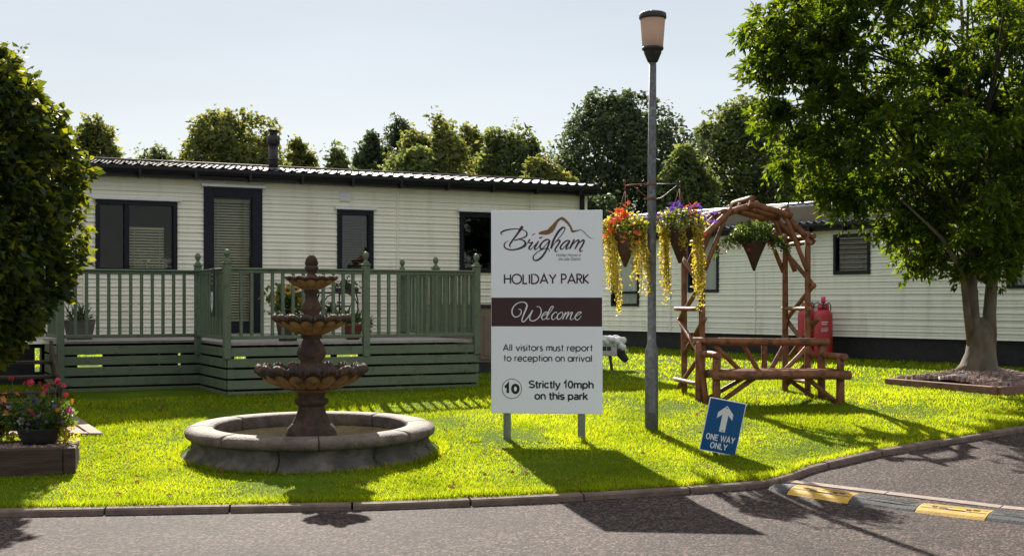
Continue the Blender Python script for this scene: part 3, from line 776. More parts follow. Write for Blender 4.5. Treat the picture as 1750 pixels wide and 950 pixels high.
# ------------------------------------------------------------------ deck (local x along the wall, y back towards it)
DK = thing('timber_deck', 'green painted timber deck with a balustrade in front of the cream caravan', 'deck', (-3.61, 16.3, 0), RZL)
FZ = 1.03; SB = .30
XR = 3.50; XLf = -1.84; DB = 1.49; DW = 2.84; DF = 3.30
fl = MB(); y = 0.02
while y < DF:
    xa = 0.0 if y < DB else XLf
    fl.bx(xa + .01, XR - .01, y, min(y + .135, DF), FZ - .03, FZ); y += .14
fl.build('deck_floor', MT['board'], DK)
def sk_face(p0, p1, name='skirting'):
    p0 = Vector(p0); p1 = Vector(p1); d = (p1 - p0); L = d.length; d.normalize(); an = math.atan2(d.y, d.x)
    rot = Matrix.Rotation(an, 3, 'Z'); mid = (p0 + p1) / 2
    zt = FZ - .035; n = 5; zb = SB; h = (zt - zb) / n; mb = MB()
    for i in range(n):
        z0 = zb + i * h; mb.box((mid.x, mid.y, z0 + h / 2 - .01), (L - .004, .022, h - .028), rot, .004)
    return mb.build(name, MT['deck'], DK)
sk_face((0, -.012), (XR, -.012)); sk_face((XLf, DB - .012), (-.012, DB - .012)); sk_face((-.012, 0), (-.012, DB)); sk_face((XR + .012, 0), (XR + .012, DW)); sk_face((XLf - .012, DB), (XLf - .012, DW))
for x in np.arange(.5, XR, 1.0): jo = MB(); jo.bx(x - .04, x + .04, .1, DW, FZ - .17, FZ - .035); jo.build('joist', MT['sleeper'], DK)
for x in (-1.75, -.9, .06, 1.16, 2.33, XR - .06):
    for y in ((DB + .06, DW - .1) if x < 0 else (.06, DB, DW - .1)): jo = MB(); jo.bx(x - .04, x + .04, y - .04, y + .04, .2, FZ - .17); jo.build('leg', MT['sleeper'], DK)
RT = 1.985; RB = FZ + .07
def post(x, y, z0=FZ - .2, fin=True, zt=RT + .05, parent=DK):
    mb = MB(); mb.bx(x - .045, x + .045, y - .045, y + .045, z0, zt, .006); p = mb.build('post', MT['deck'], parent)
    if fin:
        f = MB(); f.bx(x - .055, x + .055, y - .055, y + .055, zt, zt + .025, .006)
        f.lathe([(0, 0), (.045, 0), (.042, .02), (.02, .045), (.02, .055), (.038, .085), (.043, .11), (.034, .14), (.015, .158), (0, .162)], 16, (x, y, zt + .025)); f.build('finial', MT['deck'], p)
    return p
def rail(p0, p1):
    p0 = Vector((*p0, 0)); p1 = Vector((*p1, 0)); d = p1 - p0; L = d.length; an = math.atan2(d.y, d.x); rot = Matrix.Rotation(an, 3, 'Z'); mid = (p0 + p1) / 2
    a = MB(); a.box((mid.x, mid.y, RT - .012), (L, .085, .030), rot, .009); a.box((mid.x, mid.y, RT - .045), (L, .045, .036), rot, .004); a.build('handrail', MT['deck'], DK)
    b = MB(); b.box((mid.x, mid.y, RB), (L, .06, .045), rot, .006); b.build('bottom_rail', MT['deck'], DK)
    n = int(round(L / .138))
    for i in range(1, n):
        q = p0 + d * i / n; m = MB(); m.box((q.x, q.y, (RT - .062 + RB + .022) / 2), (.040, .040, RT - .062 - RB - .022), rot, .004)
        m.build('baluster', MT['deck'], DK)
post(0, 0); post(1.86, 0); post(XR - .02, 0); post(XR - .02, DB - .05); post(XR - .02, DW - .05); post(-.03, DB); post(XLf + .02, DB, z0=.25)
rail((.045, 0), (1.815, 0)); rail((1.905, 0), (XR - .065, 0)); rail((XR - .02, .045), (XR - .02, DB - .095)); rail((XR - .02, DB - .005), (XR - .02, DW - .095))
rail((-.015, .045), (-.03, DB - .045)); rail((XLf + .065, DB), (-.075, DB)); rail((XLf + .02, DB + .05), (XLf + .02, DW))
# hanging plaque on the corner
pl = thing('plaque', 'small black hanging plaque with a white shield on the deck corner', 'plaque', (-3.61 - UX * .09, 16.3 - UY * .09 - .0, 0), RZL)
c = MB(); c.bx(-.03, -.012, -.0 + .20, .36, 1.36, 1.98, .003); o = c.build('board', MT['pot_dark'], pl)
c = MB(); sh = [(.23, 1.68), (.33, 1.68), (.345, 1.60), (.335, 1.5), (.28, 1.41), (.225, 1.5), (.215, 1.60)]
c.add([(-.034, y_, z_) for y_, z_ in sh], [tuple(range(len(sh)))]); c.build('shield', MT['ink_white'], o)
c = MB(); c.add([(-.036, .26, 1.64), (-.036, .30, 1.64), (-.036, .305, 1.56), (-.036, .28, 1.5), (-.036, .255, 1.56)], [(0, 1, 2, 3, 4)]); c.build('emblem', MT['post_grey'], o)
for i in range(3): c = MB(); c.bx(-.0335, -.0315, .24, .32, 1.90 - i * .06, 1.915 - i * .06); c.build('mark', MT['post_grey'], o)

# steps at the deck's left end
ST = thing('steps', 'dark timber steps climbing to the left end of the deck', 'steps', (-3.61, 16.3, 0), RZL)
for i, (zt, y) in enumerate(((.45, .55), (.63, .85), (.80, 1.15))):
    c = MB(); c.bx(-3.3, -1.98, y, y + .30, zt - .04, zt, .005); c.build('tread', MT['sleeper'], ST)
for xs_ in (-1.96, -3.34):
    c = MB(); c.add([(xs_ + e, yy, z_) for e in (0, .04) for yy, z_ in ((.45, .25), (.45, .5), (1.47, 1.05), (1.47, .78))], [(0, 1, 2, 3), (7, 6, 5, 4), (0, 4, 5, 1), (1, 5, 6, 2), (2, 6, 7, 3), (3, 7, 4, 0)])
    c.build('stringer', MT['sleeper'], ST)

# things on the deck
def dk(x, y, z=FZ): return (-3.61 + x * UX - y * UY, 16.3 + x * UY + y * UX, z)
def pot_lathe(r0, r1, h): return [(0, 0), (r0, 0), (r1, h * .86), (r1 * 1.08, h * .87), (r1 * 1.08, h), (r1 * .93, h), (r1 * .9, h * .9), (0, h * .88)]
def blossoms(name, P, size, mat, parent, rng, pet=6, face=None):
    """rosettes of petals at points P"""
    V = []
    for p in P:
        nrm = rng.normal(size=3) * .5 + (0 if face is None else np.array(face)); nrm[2] += .35 if face is None else 0; nrm /= np.linalg.norm(nrm)
        a = np.cross(nrm, [0.3, .1, 1]); a /= np.linalg.norm(a); b = np.cross(nrm, a); s = size * rng.uniform(.7, 1.2)
        for k in range(pet):
            th = 2 * math.pi * k / pet + rng.uniform(0, .3); d = a * math.cos(th) + b * math.sin(th); w = np.cross(nrm, d)
            V += [p, p + d * s * .55 + w * s * .3 + nrm * s * .12, p + d * s + nrm * s * rng.uniform(0, .3), p + d * s * .55 - w * s * .3 + nrm * s * .12]
    V = np.array(V)
    if len(P) > 34: return mesh_np(name, V, 4, mat, parent)
    for i in range(len(P)): mesh_np(name[:-1] if name.endswith('flowers') else name, V[i * pet * 4:(i + 1) * pet * 4], 4, mat, parent)
rp = np.random.default_rng(21)
sf = thing('sunflower_pot', 'tall grey pot of yellow sunflowers on the deck left of the fountain top', 'plant pot', dk(on_left(500) - .25 + .1, .75))
sf.location = (px2(492, 17.3), 17.3, FZ)
c = MB(); c.lathe(pot_lathe(.12, .17, .36), 20); c.build('pot', MT['pot_grey'], sf)
P = rp.normal(size=(260, 3)) * (.13, .10, .12) + (0, 0, .52); mesh_np('foliage', leaf_quads(P, .10, .6, rp), 4, MT['lf_plant'], sf)
c = MB()
for i in range(7): c.tube([(0, 0, .3), (rp.normal() * .08, rp.normal() * .05, .5), (rp.normal() * .15, rp.normal() * .06, .66)], .006, 5)
c.build('stems', MT['twig'], sf)
blossoms('flowers', np.array([[.02, -.12, .68], [.13, -.1, .69], [-.16, -.12, .56], [.2, -.1, .55]]), .065, MT['yellow'], sf, rp, 11, (0, -1, .1))
for q in ((.02, -.125, .68), (.13, -.105, .69)): c = MB(); c.ball(q, .025, 10, 6, (1, .5, 1)); c.build('flower_centre', MT['pot_dark'], sf)

ps = thing('plant_stand', 'black metal plant stand against the cream caravan wall', 'plant stand', (px2(578, 18.6), 18.6, FZ), RZL)
c = MB(); c.bx(-.32, .30, -.14, .14, .64, .665, .005); c.build('top', MT['black_metal'], ps)
for sx in (-.28, .26):
    for sy in (-.11, .11):
        m = MB(); m.tube([(sx, sy, 0), (sx, sy, .55), (sx * .9, sy, .64)], .011, 8); m.build('leg', MT['black_metal'], ps)
m = MB(); m.tube([(-.28, -.11, .3), (.26, -.11, .3)], .008, 6); m.tube([(-.28, .11, .3), (.26, .11, .3)], .008, 6); m.bx(-.28, .26, -.11, .11, .28, .295); m.build('shelf', MT['black_metal'], ps)
m = MB(); m.tube([(-.02, -.11, .3), (-.02, -.11, .64)], .012, 6); m.tube([(-.28, -.11, .48), (-.2, -.11, .6), (-.1, -.11, .645)], .009, 6); m.tube([(.26, -.11, .48), (.2, -.11, .6), (.1, -.11, .645)], .009, 6); m.tube([(-.14, -.11, .46), (.14, -.11, .46)], .012, 6); m.build('brace', MT['black_metal'], ps)
def trough(name, lab, loc, rz, dims, n, mat_pot, leaf, spread):
    t = thing(name, lab, 'planter', loc, rz); c = MB(); c.bx(-dims[0], dims[0], -dims[1], dims[1], 0, dims[2], .01); c.build('trough', mat_pot, t)
    P = rp.normal(size=(n, 3)) * spread + (0, 0, dims[2] + spread[2]); mesh_np('foliage', leaf_quads(P, .05, .6, rp), 4, leaf, t); return t
q = Vector((px2(592, 18.6), 18.6, FZ + .667))
trough('plant_trough', 'shallow trough of blue green leaves on top of the metal plant stand', q, RZL, (.16, .07, .06), 230, MT['pot_dark'], MT['lf_dark'], (.10, .04, .035))
q = Vector((px2(568, 18.6), 18.6, FZ + .297))
trough('plant_trough', 'dark trough of leaves on the lower shelf of the metal plant stand', q, RZL, (.14, .07, .08), 160, MT['pot_grey'], MT['lf_dark'], (.09, .04, .05))
tp = thing('terracotta_pot', 'terracotta pot of spiky leaves and yellow pansies on the deck right of the fountain', 'plant pot', (px2(603, 17.9), 17.9, FZ))
c = MB(); c.lathe(pot_lathe(.09, .135, .22), 18); c.build('pot', MT['terracotta'], tp)
P = rp.normal(size=(120, 3)) * (.07, .06, .03) + (0, 0, .24); mesh_np('foliage', leaf_quads(P, .16, .22, rp, up=0, droop=-.9), 4, MT['lf_plant'], tp)
P = np.array([[.2, -.05, .22], [.21, -.06, .1], [.17, -.06, .3], [.22, -.02, .16]]); blossoms('flowers', P, .045, MT['yellow'], tp, rp, 6, (0, -1, 0))
P = rp.normal(size=(70, 3)) * (.04, .03, .10) + (.19, 0, .18); mesh_np('trailing_foliage', leaf_quads(P, .05, .6, rp), 4, MT['lf_plant'], tp)
lp = thing('square_pot', 'dark square pot with spiky grey leaves at the left end of the deck', 'plant pot', (px2(136, 17.9), 17.9, FZ))
c = MB(); c.add([(sx * w, sy * w, z_) for z_, w in ((0, .13), (.27, .17)) for sx, sy in ((-1, -1), (1, -1), (1, 1), (-1, 1))], [(0, 1, 5, 4), (1, 2, 6, 5), (2, 3, 7, 6), (3, 0, 4, 7), (4, 5, 6, 7), (3, 2, 1, 0)]); c.build('pot', MT['pot_grey'], lp)
P = rp.normal(size=(90, 3)) * (.06, .06, .02) + (0, 0, .28); mesh_np('foliage', leaf_quads(P, .22, .12, rp, up=0, droop=-.8), 4, MT['lf_dark'], lp)

# storage cupboard against the caravan, right of the deck
cbx0, cbx1 = 4.15, 5.35
CB = thing('storage_cupboard', 'brown plastic storage cupboard beside the deck against the cream caravan', 'cupboard', (LA[0], LA[1], 0), RZL)
c = MB(); c.bx(cbx0, cbx1, -.72, -.08, .58, 1.46); c.build('body', MT['cupboard'], CB)
c = MB(); c.bx(cbx0 - .03, cbx1 + .03, -.76, -.05, 1.46, 1.51, .01); c.build('lid', MT['pot_dark'], CB)
c = MB(); c.bx(cbx0 + .03, cbx1 - .03, -.70, -.1, .38, .579); c.build('base', MT['pot_dark'], CB)
for (xa, xb) in ((cbx0 + .04, (cbx0 + cbx1) / 2 - .01), ((cbx0 + cbx1) / 2 + .01, cbx1 - .04)):
    c = MB(); c.bx(xa, xb, -.74, -.721, .62, 1.42, .006); c.bx(xa + .06, xb - .06, -.75, -.741, .68, 1.36, .006); c.build('door', MT['cupboard'], CB)

# ------------------------------------------------------------------ fountain
FX, FY = -1.90, 12.2
FG = g1(FY)
FT = thing('fountain', 'three tier scalloped stone fountain in a round basin on the lawn', 'fountain', (FX, FY, FG))
def fz(py): return zz(py, FY) - FG
tilt = Matrix.Rotation(R(1.3), 4, 'X')
def seg_ring(prof, n, a_off, gap, mat, name, mod=None):
    mb = MB(); st = 2 * math.pi / n
    for k in range(n): mb.lathe(prof, 16, (0, 0, 0), mod, a_off + k * st + gap, a_off + (k + 1) * st - gap, capends=True)
    mb.v = [tuple((tilt @ Vector(v))[:]) for v in mb.v]
    return mb.build(name, mat, FT)
rp_ = [(.90, .12), (.90, .25), (.915, .268), (1.0, .278), (1.11, .272), (1.155, .252), (1.17, .225), (1.16, .185), (1.13, .165), (1.05, .16), (.92, .12), (.90, .12)]
seg_ring(rp_, 8, R(12), .004, MT['stone_rim'], 'basin_rim')
def wall_mod(i, th, r, z):
    return (r + .012 * math.sin(th * 23) * (1 if 0 < i < 5 else 0) + (.02 * math.sin(th * 9 + 1) if i in (2, 3, 4) else 0), z)
bp_ = [(1.12, .165), (1.095, .12), (1.105, .07), (1.15, .03), (1.205, -.01), (1.225, -.09), (.9, -.09), (.9, .12), (1.05, .165), (1.12, .165)]
seg_ring(bp_, 8, R(-6), .005, MT['stone_base'], 'basin_wall', wall_mod)
mb = MB(); mb.lathe([(0, .165), (.5, .165), (.905, .165)], 48); mb.v = [tuple((tilt @ Vector(v))[:]) for v in mb.v]; mb.build('water', MT['water'], FT)
mb = MB(); mb.lathe([(0, .0), (.9, .0)], 32); mb.build('basin_floor', MT['stone_base'], FT)
def flute(n, amp):
    return lambda i, th, r, z: (r * (1 + amp * math.cos(n * th)), z)
def prof_px(pts): return [(r, fz(py)) for r, py in pts]
mb = MB()
mb.lathe(prof_px([(0, 762), (.20, 762), (.225, 752), (.232, 742), (.215, 730), (.175, 722)]), 48, mod=lambda i, th, r, z: (r * (1 + .05 * abs(math.sin(4 * th))), z))
mb.lathe(prof_px([(.18, 724), (.15, 712), (.122, 700), (.116, 692)]), 64, mod=flute(14, .05))
mb.lathe(prof_px([(.116, 694), (.145, 690), (.16, 686), (.157, 681), (.122, 679), (.126, 674), (.138, 671), (.12, 668)]), 40, mod=flute(20, .02))
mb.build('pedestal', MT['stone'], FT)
def bowl(rn, R_, y_neck, y_rim_lo, y_rim_hi, nl, name, depth_in):
    zn, zl, zh = fz(y_neck), fz(y_rim_lo), fz(y_rim_hi); h = zl - zn
    prof = []; m = 10
    for i in range(m + 1):
        f = i / m; prof.append((rn + (R_ * .95 - rn) * (f ** .85), zn + h * f ** 1.1))
    lip = [(R_ * .985, zl + (zh - zl) * .05), (R_, zl + (zh - zl) * .32), (R_ * .975, zl + (zh - zl) * .62), (R_ * .93, zl + (zh - zl) * .8), (R_ * .88, zl + (zh - zl) * .6)]
    prof += lip
    ins = [(R_ * .78, zl - h * .12), (R_ * .5, zl - h * depth_in), (.03, zl - h * depth_in * 1.15)]
    prof += ins; N = len(prof)
    def mod(i, th, r, z):
        cth = abs(math.cos(nl * th / 2)) ** .6                                 # lobes
        f = min(i / m, 1.0)
        if i <= m + 4:
            a = .055 + .065 * f ** 1.5
            rr = r * (1 - a + a * 1.2 * cth) * (1 + (.010 * f if i < m else .014) * math.cos(nl * 5 * th))
            if i >= m - 1: z = z + (zh - zl) * (.62 * cth - .2)
            return rr, z
        a = .05 * (1 - (i - m - 4) / 4)
        return r * (1 - a + a * cth), z
    b = MB(); b.lathe(prof, nl * 24, (0, 0, 0), mod); o = b.build(name, MT['stone_bounce'], FT)
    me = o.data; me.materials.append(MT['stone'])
    # rolled lip in the darker fountain stone; the underside's amber is painted bounce light
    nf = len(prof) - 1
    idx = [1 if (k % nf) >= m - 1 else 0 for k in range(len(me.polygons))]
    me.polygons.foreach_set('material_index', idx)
    return o
bowl(.12, .525, 671, 643, 625, 18, 'lower_bowl', .75)
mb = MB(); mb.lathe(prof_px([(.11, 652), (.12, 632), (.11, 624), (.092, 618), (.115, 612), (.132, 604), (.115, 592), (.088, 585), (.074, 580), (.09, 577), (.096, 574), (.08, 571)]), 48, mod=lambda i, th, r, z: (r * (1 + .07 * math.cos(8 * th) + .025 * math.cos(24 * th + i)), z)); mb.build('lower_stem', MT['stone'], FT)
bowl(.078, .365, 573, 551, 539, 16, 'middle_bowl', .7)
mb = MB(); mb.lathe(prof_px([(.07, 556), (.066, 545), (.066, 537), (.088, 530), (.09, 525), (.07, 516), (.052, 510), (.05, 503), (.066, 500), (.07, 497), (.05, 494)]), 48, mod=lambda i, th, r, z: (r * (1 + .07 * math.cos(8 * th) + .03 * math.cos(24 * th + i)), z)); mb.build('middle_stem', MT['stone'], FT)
bowl(.05, .245, 496, 480, 472.5, 13, 'upper_bowl', .7)
mb = MB(); mb.lathe(prof_px([(.05, 482), (.045, 474), (.05, 471), (.035, 468), (.05, 464), (.064, 460), (.066, 457), (.055, 454)]), 32)
def pine(i, th, r, z): return (r * (1 + .20 * math.sin(8 * th + i * math.pi) * (1 if 0 < i < 11 else 0)), z)
mb.lathe(prof_px([(.045, 455), (.052, 453), (.056, 451), (.056, 449), (.054, 447), (.051, 445), (.047, 443), (.042, 441), (.036, 439), (.028, 437.5), (.018, 436), (.0, 435)]), 36, mod=pine)
mb.build('finial', MT['stone'], FT)

# ------------------------------------------------------------------ lettering
def ribbon(pts, sx, sy, ox, oy, y, ws=1.0):
    """calligraphic stroke through (x,y,w) control points -> verts, faces; drawing pixels to board metres"""
    P = np.array(pts, float); n = len(P); out = []
    for i in range(n - 1):
        p0, p1, p2, p3 = P[max(i - 1, 0)], P[i], P[i + 1], P[min(i + 2, n - 1)]
        for k in range(7):
            t = k / 7; out.append(.5 * ((2 * p1) + (-p0 + p2) * t + (2 * p0 - 5 * p1 + 4 * p2 - p3) * t * t + (-p0 + 3 * p1 - 3 * p2 + p3) * t ** 3))
    out.append(P[-1]); Q = np.array(out)
    T = np.gradient(Q[:, :2], axis=0); T /= np.linalg.norm(T, axis=1)[:, None] + 1e-9
    Nn = np.stack([-T[:, 1], T[:, 0]], 1); w = np.maximum(Q[:, 2], 4)[:, None] * .5 * ws
    A_ = Q[:, :2] + Nn * w; B_ = Q[:, :2] - Nn * w
    V = []; cnt = len(Q)
    for i in range(cnt):
        V.append(((A_[i, 0]) * sx + ox, y, oy - A_[i, 1] * sy)); V.append(((B_[i, 0]) * sx + ox, y, oy - B_[i, 1] * sy))
    Fs = [(2 * i, 2 * i + 1, 2 * i + 3, 2 * i + 2) for i in range(cnt - 1)]
    return V, Fs
def arc(cx, cy, rx, ry, a0, a1, n=18): return [(cx + rx * math.cos(R(a0 + (a1 - a0) * i / n)), cy + ry * math.sin(R(a0 + (a1 - a0) * i / n))) for i in range(n + 1)]
C = 1.40
GL = {
 'o': (1.0, [arc(.5, .5, .5, .5, 0, 360, 28)]), 'n': (.74, [[(0, 0), (0, 1)], [(0, .5)] + arc(.37, .6, .37, .4, 180, 0) + [(.74, 0)]]),
 'm': (1.2, [[(0, 0), (0, 1)], [(0, .5)] + arc(.3, .68, .3, .32, 180, 0) + [(.6, 0)], [(.6, .5)] + arc(.9, .68, .3, .32, 180, 0) + [(1.2, 0)]]),
 'r': (.40, [[(0, 0), (0, 1)], [(0, .45)] + arc(.36, .58, .36, .4, 180, 80)]),
 'e': (1.0, [[(.03, .5), (.99, .5)], arc(.5, .5, .5, .5, 0, 322, 26)]), 'c': (.86, [arc(.5, .5, .5, .5, 45, 315, 24)]),
 'p': (1.0, [[(0, -.48), (0, 1)], arc(.5, .5, .5, .5, 0, 360, 28)]), 'a': (1.0, [[(1, 0), (1, 1)], arc(.5, .5, .5, .5, 0, 360, 28)]),
 't': (.44, [[(.22, 0), (.22, 1.36)], [(0, .96), (.44, .96)]]), 'i': (.14, [[(.07, 0), (.07, 1)], [(.07, 1.30), (.07, 1.45)]]), 'l': (.14, [[(.07, 0), (.07, 1.45)]]),
 's': (.58, [arc(.29, .74, .25, .25, 35, 270, 14) + arc(.29, .24, .28, .25, 90, -145, 14)]),
 'u': (.74, [[(0, 1)] + arc(.37, .38, .37, .38, 180, 360) + [(.74, 1)], [(.74, 0), (.74, .6)]]), 'v': (.84, [[(0, 1), (.42, .02), (.84, 1)]]),
 'A': (1.16, [[(0, 0), (.58, C), (1.16, 0)], [(.2, .44), (.96, .44)]]), 'H': (.92, [[(0, 0), (0, C)], [(.92, 0), (.92, C)], [(0, .74), (.92, .74)]]),
 'O': (1.46, [arc(.73, .7, .73, .72, 0, 360, 34)]), 'L': (.62, [[(0, C), (0, 0), (.62, 0)]]), 'I': (.2, [[(.1, 0), (.1, C)]]),
 'D': (1.06, [[(.4, 0), (0, 0), (0, C), (.4, C)] + arc(.36, C / 2, .7, C / 2, 88, -88) + [(.36, 0)]]), 'Y': (1.0, [[(0, C), (.5, .66), (1.0, C)], [(.5, .66), (.5, 0)]]),
 'P': (.7, [[(0, 0), (0, C), (.34, C)] + arc(.34, C - .37, .36, .37, 88, -90) + [(0, C - .74)]]),
 'R': (.74, [[(0, 0), (0, C), (.34, C)] + arc(.34, C - .36, .36, .36, 88, -90) + [(0, C - .72)], [(.34, C - .72), (.74, 0)]]),
 'K': (.8, [[(0, 0), (0, C)], [(.74, C), (.02, .68), (.8, 0)]]), ' ': (.36, [])}
BOLD = {
 'S': (.92, [arc(.46, 1.03, .40, .30, 30, 262, 16) + arc(.46, .37, .43, .31, 85, -158, 18)]), 't': (.46, [[(.2, 1.30), (.2, .22), (.24, .08), (.34, .03), (.48, .04)], [(0, .93), (.46, .93)]]),
 'r': (.44, [[(.06, 0), (.06, 1)], [(.06, .5), (.1, .76), (.22, .9), (.44, .92)]]), 'i': (.16, [[(.08, 0), (.08, 1)], [(.08, 1.19), (.08, 1.40)]]), 'l': (.16, [[(.08, 0), (.08, 1.4)]]),
 'c': (.78, [arc(.42, .5, .36, .44, 40, 320, 22)]), 'y': (.82, [[(.02, 1), (.42, .02)], [(.82, 1), (.42, -.05), (.32, -.26), (.2, -.33), (.06, -.31)]]),
 '1': (.56, [[(.0, .98), (.2, 1.1), (.36, 1.4), (.36, 0)]]), '0': (.84, [arc(.42, .7, .35, .64, 0, 360, 28)]), 'm': (1.3, [[(.08, 0), (.08, 1)], [(.08, .55)] + arc(.365, .66, .285, .28, 180, 0) + [(.65, 0)], [(.65, .55)] + arc(.935, .66, .285, .28, 180, 0) + [(1.22, 0)]]),
 'p': (.88, [[(.08, -.38), (.08, 1)], arc(.45, .5, .37, .44, 0, 360, 26)]), 'h': (.82, [[(.08, 0), (.08, 1.4)], [(.08, .5)] + arc(.41, .6, .33, .34, 180, 0) + [(.74, 0)]]), 'n': (.82, [[(.08, 0), (.08, 1)], [(.08, .5)] + arc(.41, .6, .33, .34, 180, 0) + [(.74, 0)]]),
 'o': (.9, [arc(.45, .5, .38, .44, 0, 360, 26)]), 's': (.74, [arc(.37, .72, .30, .21, 25, 262, 14) + arc(.37, .27, .32, .22, 85, -158, 14)]),
 'a': (.8, [arc(.39, .70, .31, .25, 150, 0, 12) + [(.70, 0)], [(.70, .58), (.4, .52)] + arc(.36, .29, .29, .23, 90, 290, 14) + [(.70, .22)]]), 'k': (.78, [[(.08, 0), (.08, 1.4)], [(.72, 1), (.1, .42)], [(.32, .62), (.76, 0)]]),
 'O': (1.12, [arc(.56, .7, .48, .64, 0, 360, 30)]), 'N': (1.02, [[(.09, 0), (.09, 1.4)], [(.09, 1.36), (.93, .04)], [(.93, 0), (.93, 1.4)]]), 'E': (.86, [[(.84, .08), (.09, .08), (.09, 1.32), (.82, 1.32)], [(.09, .73), (.76, .73)]]),
 'W': (1.5, [[(.05, 1.4), (.4, .06), (.75, 1.3), (1.1, .06), (1.45, 1.4)]]), 'A': (1.1, [[(.06, 0), (.55, 1.32), (1.04, 0)], [(.24, .42), (.86, .42)]]), 'Y': (1.02, [[(.05, 1.4), (.51, .62), (.97, 1.4)], [(.51, .64), (.51, 0)]]), 'L': (.78, [[(.09, 1.4), (.09, .08), (.78, .08)]]), ' ': (.32, [])}
def mono_text(txt, x0, x1, zb, xh, y, sw, track, GL=GL):
    """single-weight geometric lettering fitted between x0 and x1"""
    adv = []; pen = 0
    for ch in txt: adv.append(pen); pen += GL[ch][0] + track
    W = pen - track; sc = (x1 - x0) / W; mb = MB(); e = 0
    for ch, a in zip(txt, adv):
        for st in GL[ch][1]:
            pts = np.array([(x0 + (a + p[0]) * sc, zb + p[1] * xh) for p in st])
            # stroke as short overlapping quads with mitred joints
            T = np.gradient(pts, axis=0) if len(pts) > 1 else None
            n = len(pts); V = []; closed = np.linalg.norm(pts[0] - pts[-1]) < 1e-6
            for i in range(n):
                d1 = pts[i] - pts[i - 1] if i > 0 else (pts[-1] - pts[-2] if closed else pts[1] - pts[0]); d2 = pts[i + 1] - pts[i] if i < n - 1 else (pts[1] - pts[0] if closed else d1)
                d1 = d1 / (np.linalg.norm(d1) + 1e-12); d2 = d2 / (np.linalg.norm(d2) + 1e-12)
                n1 = np.array([-d1[1], d1[0]]); n2 = np.array([-d2[1], d2[0]]); nn = n1 + n2; L2 = np.linalg.norm(nn)
                nn = nn / L2 if L2 > 1e-6 else n1; k = 1 / max(.35, float(nn @ n1))
                V.append((pts[i][0] + nn[0] * sw / 2 * k, y - e, pts[i][1] + nn[1] * sw / 2 * k)); V.append((pts[i][0] - nn[0] * sw / 2 * k, y - e, pts[i][1] - nn[1] * sw / 2 * k))
            mb.add(V, [(2 * i, 2 * i + 1, 2 * i + 3, 2 * i + 2) for i in range(n - 1)]); e += .00012
        e = e % .0012
    return mb
def font_mesh(txt, x0, x1, z0, z1, y, bold=0.0, shear=0.0):
    cu = bpy.data.curves.new('lettering', 'FONT'); cu.body = txt; cu.size = 1; cu.offset = bold; cu.shear = shear; cu.resolution_u = 4
    cu.fill_mode = 'FRONT'
    o = bpy.data.objects.new('lettering', cu); COL.objects.link(o)
    me = bpy.data.meshes.new_from_object(o.evaluated_get(bpy.context.evaluated_depsgraph_get()))
    bpy.data.objects.remove(o); bpy.data.curves.remove(cu)
    co = np.empty(len(me.vertices) * 3, np.float32); me.vertices.foreach_get('co', co); co = co.reshape(-1, 3)
    a, b = co.min(0), co.max(0)
    out = np.zeros_like(co); out[:, 0] = x0 + (co[:, 0] - a[0]) / (b[0] - a[0]) * (x1 - x0); out[:, 1] = y; out[:, 2] = z0 + (co[:, 1] - a[1]) / (b[1] - a[1]) * (z1 - z0)
    Fs = [tuple(p.vertices) for p in me.polygons]; bpy.data.meshes.remove(me)
    return out, Fs
def put_mesh(V, Fs, name, mat, parent): return obj_from(name, V, Fs, mat, parent)

# ------------------------------------------------------------------ welcome sign
SD = 12.7; SG = g1(SD)
WS = thing('welcome_sign', 'tall white holiday park welcome board with a maroon band on two grey posts', 'sign', (px2(934.5, SD), SD, SG), R(-7))
K_ = F / SD
def sx(px): return (px - 934.5) / K_ * 1.008
def sz(py): return zz(py, SD) - SG
mb = MB(); mb.bx(sx(840), sx(1029), -.035, -.005, sz(706), sz(360), .004); PB = mb.build('board', MT['white_board'], WS)
mb = MB(); mb.bx(sx(840.6), sx(1028.4), -.0365, -.034, sz(557.5), sz(508.5)); mb.build('band', MT['maroon'], PB)
for pxp in (866, 993):
    mb = MB(); mb.tube([(sx(pxp), .035, -.3), (sx(pxp), .035, sz(372))], .038, 18); mb.build('post', MT['post_grey'], WS)
    mb = MB()
    for pyc in (395, 650): mb.tube([(sx(pxp), .035, sz(pyc) - .02), (sx(pxp), .035, sz(pyc) + .02)], .044, 16); mb.bx(sx(pxp) - .07, sx(pxp) + .07, -.0045, .004, sz(pyc) - .018, sz(pyc) + .018)
    mb.build('clamp', MT['galv'], WS)
